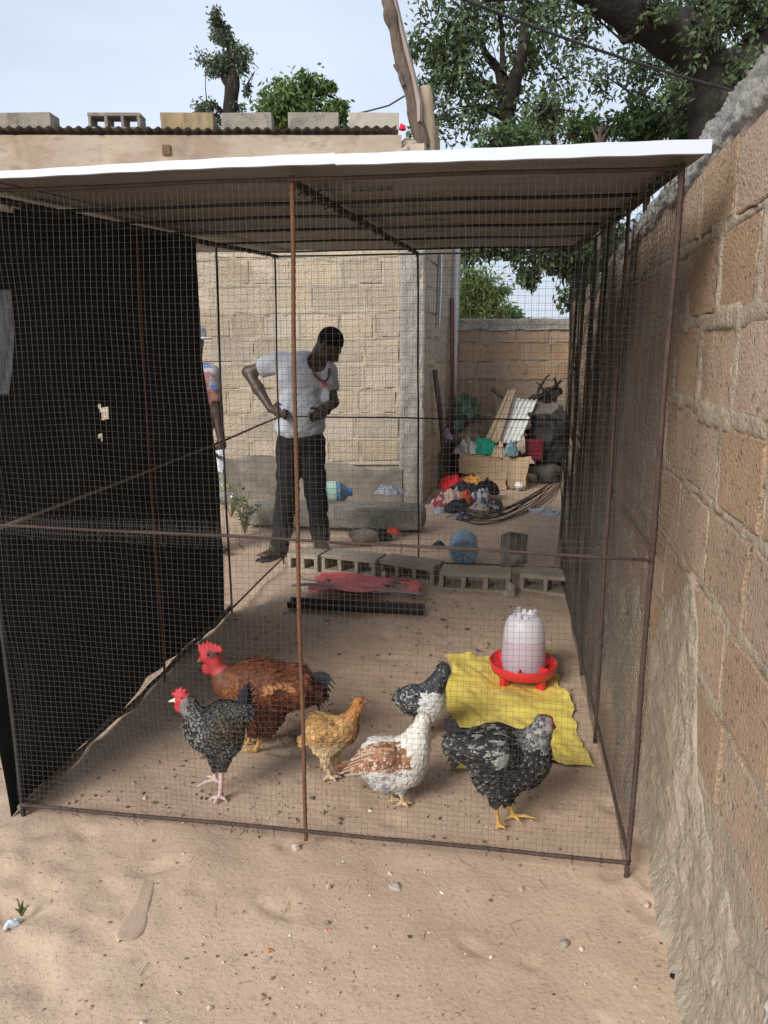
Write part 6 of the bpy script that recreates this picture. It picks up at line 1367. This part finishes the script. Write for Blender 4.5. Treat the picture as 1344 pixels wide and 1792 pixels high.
# big old tree behind the boundary wall
Y4 = 9.2
def b4(*pts): return [T(x, y, Y4 + d) for x, y, d in pts]
tree('old_tree', 'massive old tree with thick dark limbs leaning over the boundary wall', T(1270, 700, Y4) * [1, 1, 0],
     [([T(1300, 640, Y4) * [1, 1, 0]] + b4((1275, 330, 0), (1262, 200, 0), (1240, 120, 0)), .36, .30), (b4((1255, 150, 0), (1210, 80, -.1), (1140, 38, -.2), (1085, 10, -.3), (1000, -30, -.4)), .29, .17), (b4((1265, 170, 0), (1310, 95, .2), (1345, 40, .3), (1400, -40, .4)), .26, .16), (b4((1085, 12, -.3), (1080, -20, -.3), (1060, -80, -.3)), .16, .1), (b4((1150, 45, -.2), (1142, 20, -.25), (1150, -30, -.3)), .10, .05), (b4((1110, 45, -.3), (1095, 65, -.3), (1085, 68, -.3)), .06, .03), (b4((1060, 0, -.3), (960, -10, -.6), (850, -15, -.8)), .10, .05), (b4((1260, 200, 0), (1180, 190, .6), (1100, 160, 1.2)), .03, .01), (b4((1255, 240, .2), (1120, 330, .4), (1020, 400, .6), (930, 440, .8)), .08, .02)],
     [cl(1290, 20, Y4, 60, 40, 1600, 50), cl(1230, 10, Y4 + .5, 60, 40, 1300, 40), cl(1330, 110, Y4 + .8, 40, 40, 700, 26), cl(1150, 120, Y4 + 1.2, 60, 30, 700, 30), cl(1060, 130, Y4 + 1.5, 50, 40, 520, 26), cl(1120, 90, Y4 + 1.5, 40, 26, 420, 20), cl(1210, 180, Y4 + .6, 40, 30, 900, 30), cl(1050, 15, Y4, 60, 22, 520, 24), cl(960, 15, Y4 - .6, 60, 25, 560, 26), cl(1010, 60, Y4 - .4, 30, 25, 180, 12), cl(1300, -60, Y4, 150, 60, 1800, 60), cl(1000, -60, Y4, 160, 50, 1500, 60), cl(1200, 60, Y4 + 1.4, 70, 50, 700, 30), cl(1180, 150, Y4 - .3, 30, 30, 260, 12), cl(1240, 60, Y4 - .45, 40, 40, 420, 16), cl(1300, 130, Y4 - .3, 40, 50, 500, 18), cl(1150, 20, Y4 - .5, 40, 20, 220, 10)],
     51, .085, DK, .6, twigs=120, wob=.05)
# leafy undergrowth beyond the wall: separate young trees
yl = [(1030, 232, 11.5, 60, 26, 1500, MD, 'mid green young tree behind the pen roof, next to the airy tree'), (1130, 215, 11.0, 60, 40, 2200, [(.055, .105, .04), (.10, .165, .06)], 'dense green young tree under the thick limb of the old tree'), (1210, 205, 10.5, 45, 32, 1500, [(.055, .105, .04), (.10, .165, .06)], 'green young tree against the top of the boundary wall'), (900, 245, 12.5, 70, 22, 1300, MD, 'low bright young tree seen over the middle of the pen roof'), (960, 190, 13.0, 30, 22, 420, DK, 'small dark young tree behind the pen roof')]
for i, (x, y, Yq, rx, ry, n, cc, lb) in enumerate(yl):
    xb = {900: 775, 960: 1075, 1030: 1085}.get(x, x); b0 = T(xb, y, Yq) * [1, 1, 0]
    tree('young_tree', lb, b0, [([b0, T(xb, 470, Yq), T((x + xb) / 2, 360, Yq), T(x + 6, y + 60, Yq), T(x, y, Yq), T(x - 8, y - ry * .7, Yq)], .07, .02), ([T(x + 4, y + 40, Yq), T(x + rx * .6, y, Yq)], .04, .012), ([T(x + 4, y + 40, Yq), T(x - rx * .6, y + 3, Yq)], .04, .012)], [cl(x, y, Yq, rx, ry, n, 40), cl(x, y + ry * 1.4, Yq, rx * .9, ry, n // 2, 24)], 61 + 5 * i, .10, cc, .5, twigs=24, group='young trees beyond the walls')
# dry dead shoots sticking up among them
ds = thing('dead_shoots', 'dry brown dead shoots poking up between the young trees', 'dead plant', T(1055, 262, 10.8) * [1, 1, 0]); mb = MB()
for k in range(12): mb.tube([T(1054, 300, 10.8), T(1050 + rng.uniform(-6, 6), 255, 10.8), T(1052 + rng.uniform(-18, 18), 212 + rng.uniform(0, 26), 10.8 + rng.uniform(-.1, .1))], [.03, .022, .008], 5)
mb.tube([T(1054, 300, 10.8) * [1, 1, 0], T(1054, 300, 10.8)], .035, 6); build('shoot', mb, M['timber'], ds, True)
# trees seen through the gap under the pen roof
Y5 = 13.2
tree('pale_bush_tree', 'feathery yellow-green tree just beyond the rear wall', T(850, 620, Y5) * [1, 1, 0], [([T(862, 640, Y5) * [1, 1, 0], T(862, 570, Y5), T(858, 535, Y5), T(868, 515, Y5), T(882, 510, Y5)], .17, .09), ([T(858, 545, Y5), T(825, 510, Y5), T(815, 480, Y5)], .09, .03)],
     [cl(825, 505, Y5, 40, 34, 4200, 70), cl(850, 535, Y5, 36, 30, 3000, 50), cl(800, 540, Y5, 40, 36, 2600, 40), cl(880, 508, Y5, 12, 12, 200, 6)], 91, .09, LT, 1.0, twigs=40, asp=.3)
tree('small_green_tree', 'small round bright green tree beside the yellow-green one beyond the wall', T(895, 600, 14.5) * [1, 1, 0], [([T(893, 620, 14.5) * [1, 1, 0], T(893, 560, 14.5)], .06, .03)], [cl(893, 552, 14.5, 22, 14, 900, 26), cl(890, 575, 14.5, 34, 16, 700, 20)], 95, .10, [(.05, .13, .045), (.09, .19, .06)], .4, twigs=10)
Y6 = 11.6
tree('overhanging_tree', 'dark leaved tree whose low boughs hang across the gap under the pen roof', T(1085, 640, Y6) * [1, 1, 0], [([T(1090, 640, Y6) * [1, 1, 0], T(1080, 500, Y6), T(1060, 400, Y6), T(1000, 370, Y6), T(930, 390, Y6), T(900, 430, Y6)], .16, .03), ([T(1060, 400, Y6), T(1010, 430, Y6), T(985, 480, Y6)], .05, .02), ([T(960, 385, Y6), T(840, 400, Y6), T(805, 440, Y6)], .05, .02)],
     [cl(815, 440, Y6, 26, 24, 620, 26), cl(850, 425, Y6, 34, 16, 520, 20), cl(905, 440, Y6, 26, 18, 300, 16), cl(915, 480, Y6, 22, 16, 240, 14), cl(945, 455, Y6, 28, 26, 380, 20), cl(935, 490, Y6, 16, 10, 110, 8), cl(1000, 440, Y6, 40, 26, 620, 26), cl(980, 475, Y6, 22, 14, 220, 12), cl(1030, 470, Y6, 34, 36, 900, 30), cl(1010, 520, Y6, 26, 22, 520, 22), cl(960, 400, Y6, 120, 40, 1500, 60), cl(1080, 420, Y6, 50, 60, 1200, 40)], 97, .12, DK, .9, twigs=110)
# ================================================================== LOGS, CABLE ON THE HOUSE CORNER
HY2 = 7.85
lg = thing('roof_log', 'tall crooked split log standing at the house corner, leaning outward', 'log', at(738, 262, HY2))
mb = MB(); limbs(mb, [([at(742, 262, HY2), at(728, 205, HY2), at(718, 170, HY2), at(704, 110, HY2), at(690, 50, HY2), at(676, 0, HY2), at(660, -60, HY2)], .07, .055)], 3, .02); build('stem', mb, M['timber'], lg, True)
mb = MB(); limbs(mb, [([at(707, 150, HY2 - .05), at(700, 132, HY2 - .06), at(689, 113, HY2 - .06)], .022, .012)], 4, .004); build('broken_twig', mb, M['timber'], lg, True)
p0, p1, p2 = at(734, 215, HY2 - .06), at(722, 130, HY2 - .02), at(690, 0, HY2)
pk = thing('roof_plank', 'grey sawn plank leaning on the crooked log', 'plank', p0); mb = MB(); mb.tube([p0, at(734, 180, HY2 - .05), p1, at(703, 55, HY2), p2, at(688, -50, HY2)], .072, 4, flat=.4); build('board', mb, pm('pinkish grey plank', (.30, .245, .21), (.40, .335, .29), 7, .9, .3, 40, stretch=(5, 5, .5)), pk)
sb = thing('roof_stump', 'short pale post standing beside the leaning plank on the house corner', 'post', at(752, 265, HY2 + .05)); mb = MB(); limbs(mb, [([at(752, 300, HY2 + .05), at(748, 210, HY2 + .05), at(743, 152, HY2 + .05)], .085, .065)], 9, .008); build('stem', mb, M['timber_pale'], sb, True)
for k, (x, w, y) in enumerate(((759, .045, 222), (765, .03, 240))):
    mb = MB(); mb.box((at(x, 250, HY2 + .1)[0], HY2 + .1 + .04 * k, (at(x, y, HY2 + .1)[2] + 3.0) / 2), (w * 2, .03, at(x, y, HY2 + .1)[2] - 3.0)); o = build('splinter', mb, M['timber_pale'], sb)
p = at(704, 219, HY + .02); rag('rag', 'scrap of red cloth wedged at the end of the tin roof', 'rag', (p[0], p[1], p[2] - .045), .10, .08, .06, (.65, .03, .04), 601)
mb = MB(); P = np.array([at(620, 200, HY + .3), at(650, 193, HY + .2), at(680, 185, HY + .1), at(708, 168, HY)]); mb.tube(P, .008, 5); o = build('loose_cable', mb, M['dark_steel'], None, True, loc=P[0]); tag(o, 'thin grey cable slung from the roof blocks to the crooked log', 'cable')
tt = np.linspace(0, 1, 40); A0 = at(690, -50, 6.5); B0 = at(1330, 172, 8.2); P = A0 + (B0 - A0) * tt[:, None]; P[:, 2] -= .06 * np.sin(tt * math.pi)
mb = MB(); mb.tube(P, .013, 7); o = build('power_cable', mb, pm('black cable', (.02, .02, .022), (.05, .045, .045), 5, .6), None, True, loc=P[0]); tag(o, 'black overhead cable sagging in front of the big trees', 'cable')
# ================================================================== pieces of parts go one level deeper
DEEPER = {'eye': 'body', 'emblem': 't_shirt', 'round_badge': 'shirt', 'bracelet': 'body', 'rib': 'tray', 'foot': 'tray', 'screw_collar': 'jar_top', 'cap': 'body', 'label_band': 'body', 'base_rib': 'body', 'broken_twig': 'stem', 'printed_mark': 'roof_sheet', 'roof_edge': 'roof_sheet', 'paint_smear': 'net_sheet', 'hem_roll': 'net_sheet'}
for root in [o for o in SC.objects if o.parent is None and o.type == 'EMPTY']:
    kids = list(root.children); first = {}
    for k in kids: first.setdefault(k.name.split('.')[0], k)
    for k in kids:
        p = first.get(DEEPER.get(k.name.split('.')[0], ''))
        if p is not None and p is not k and not (root.name.startswith('crate') or root.name.startswith('person') and k.name.startswith('cap')): k.parent = p
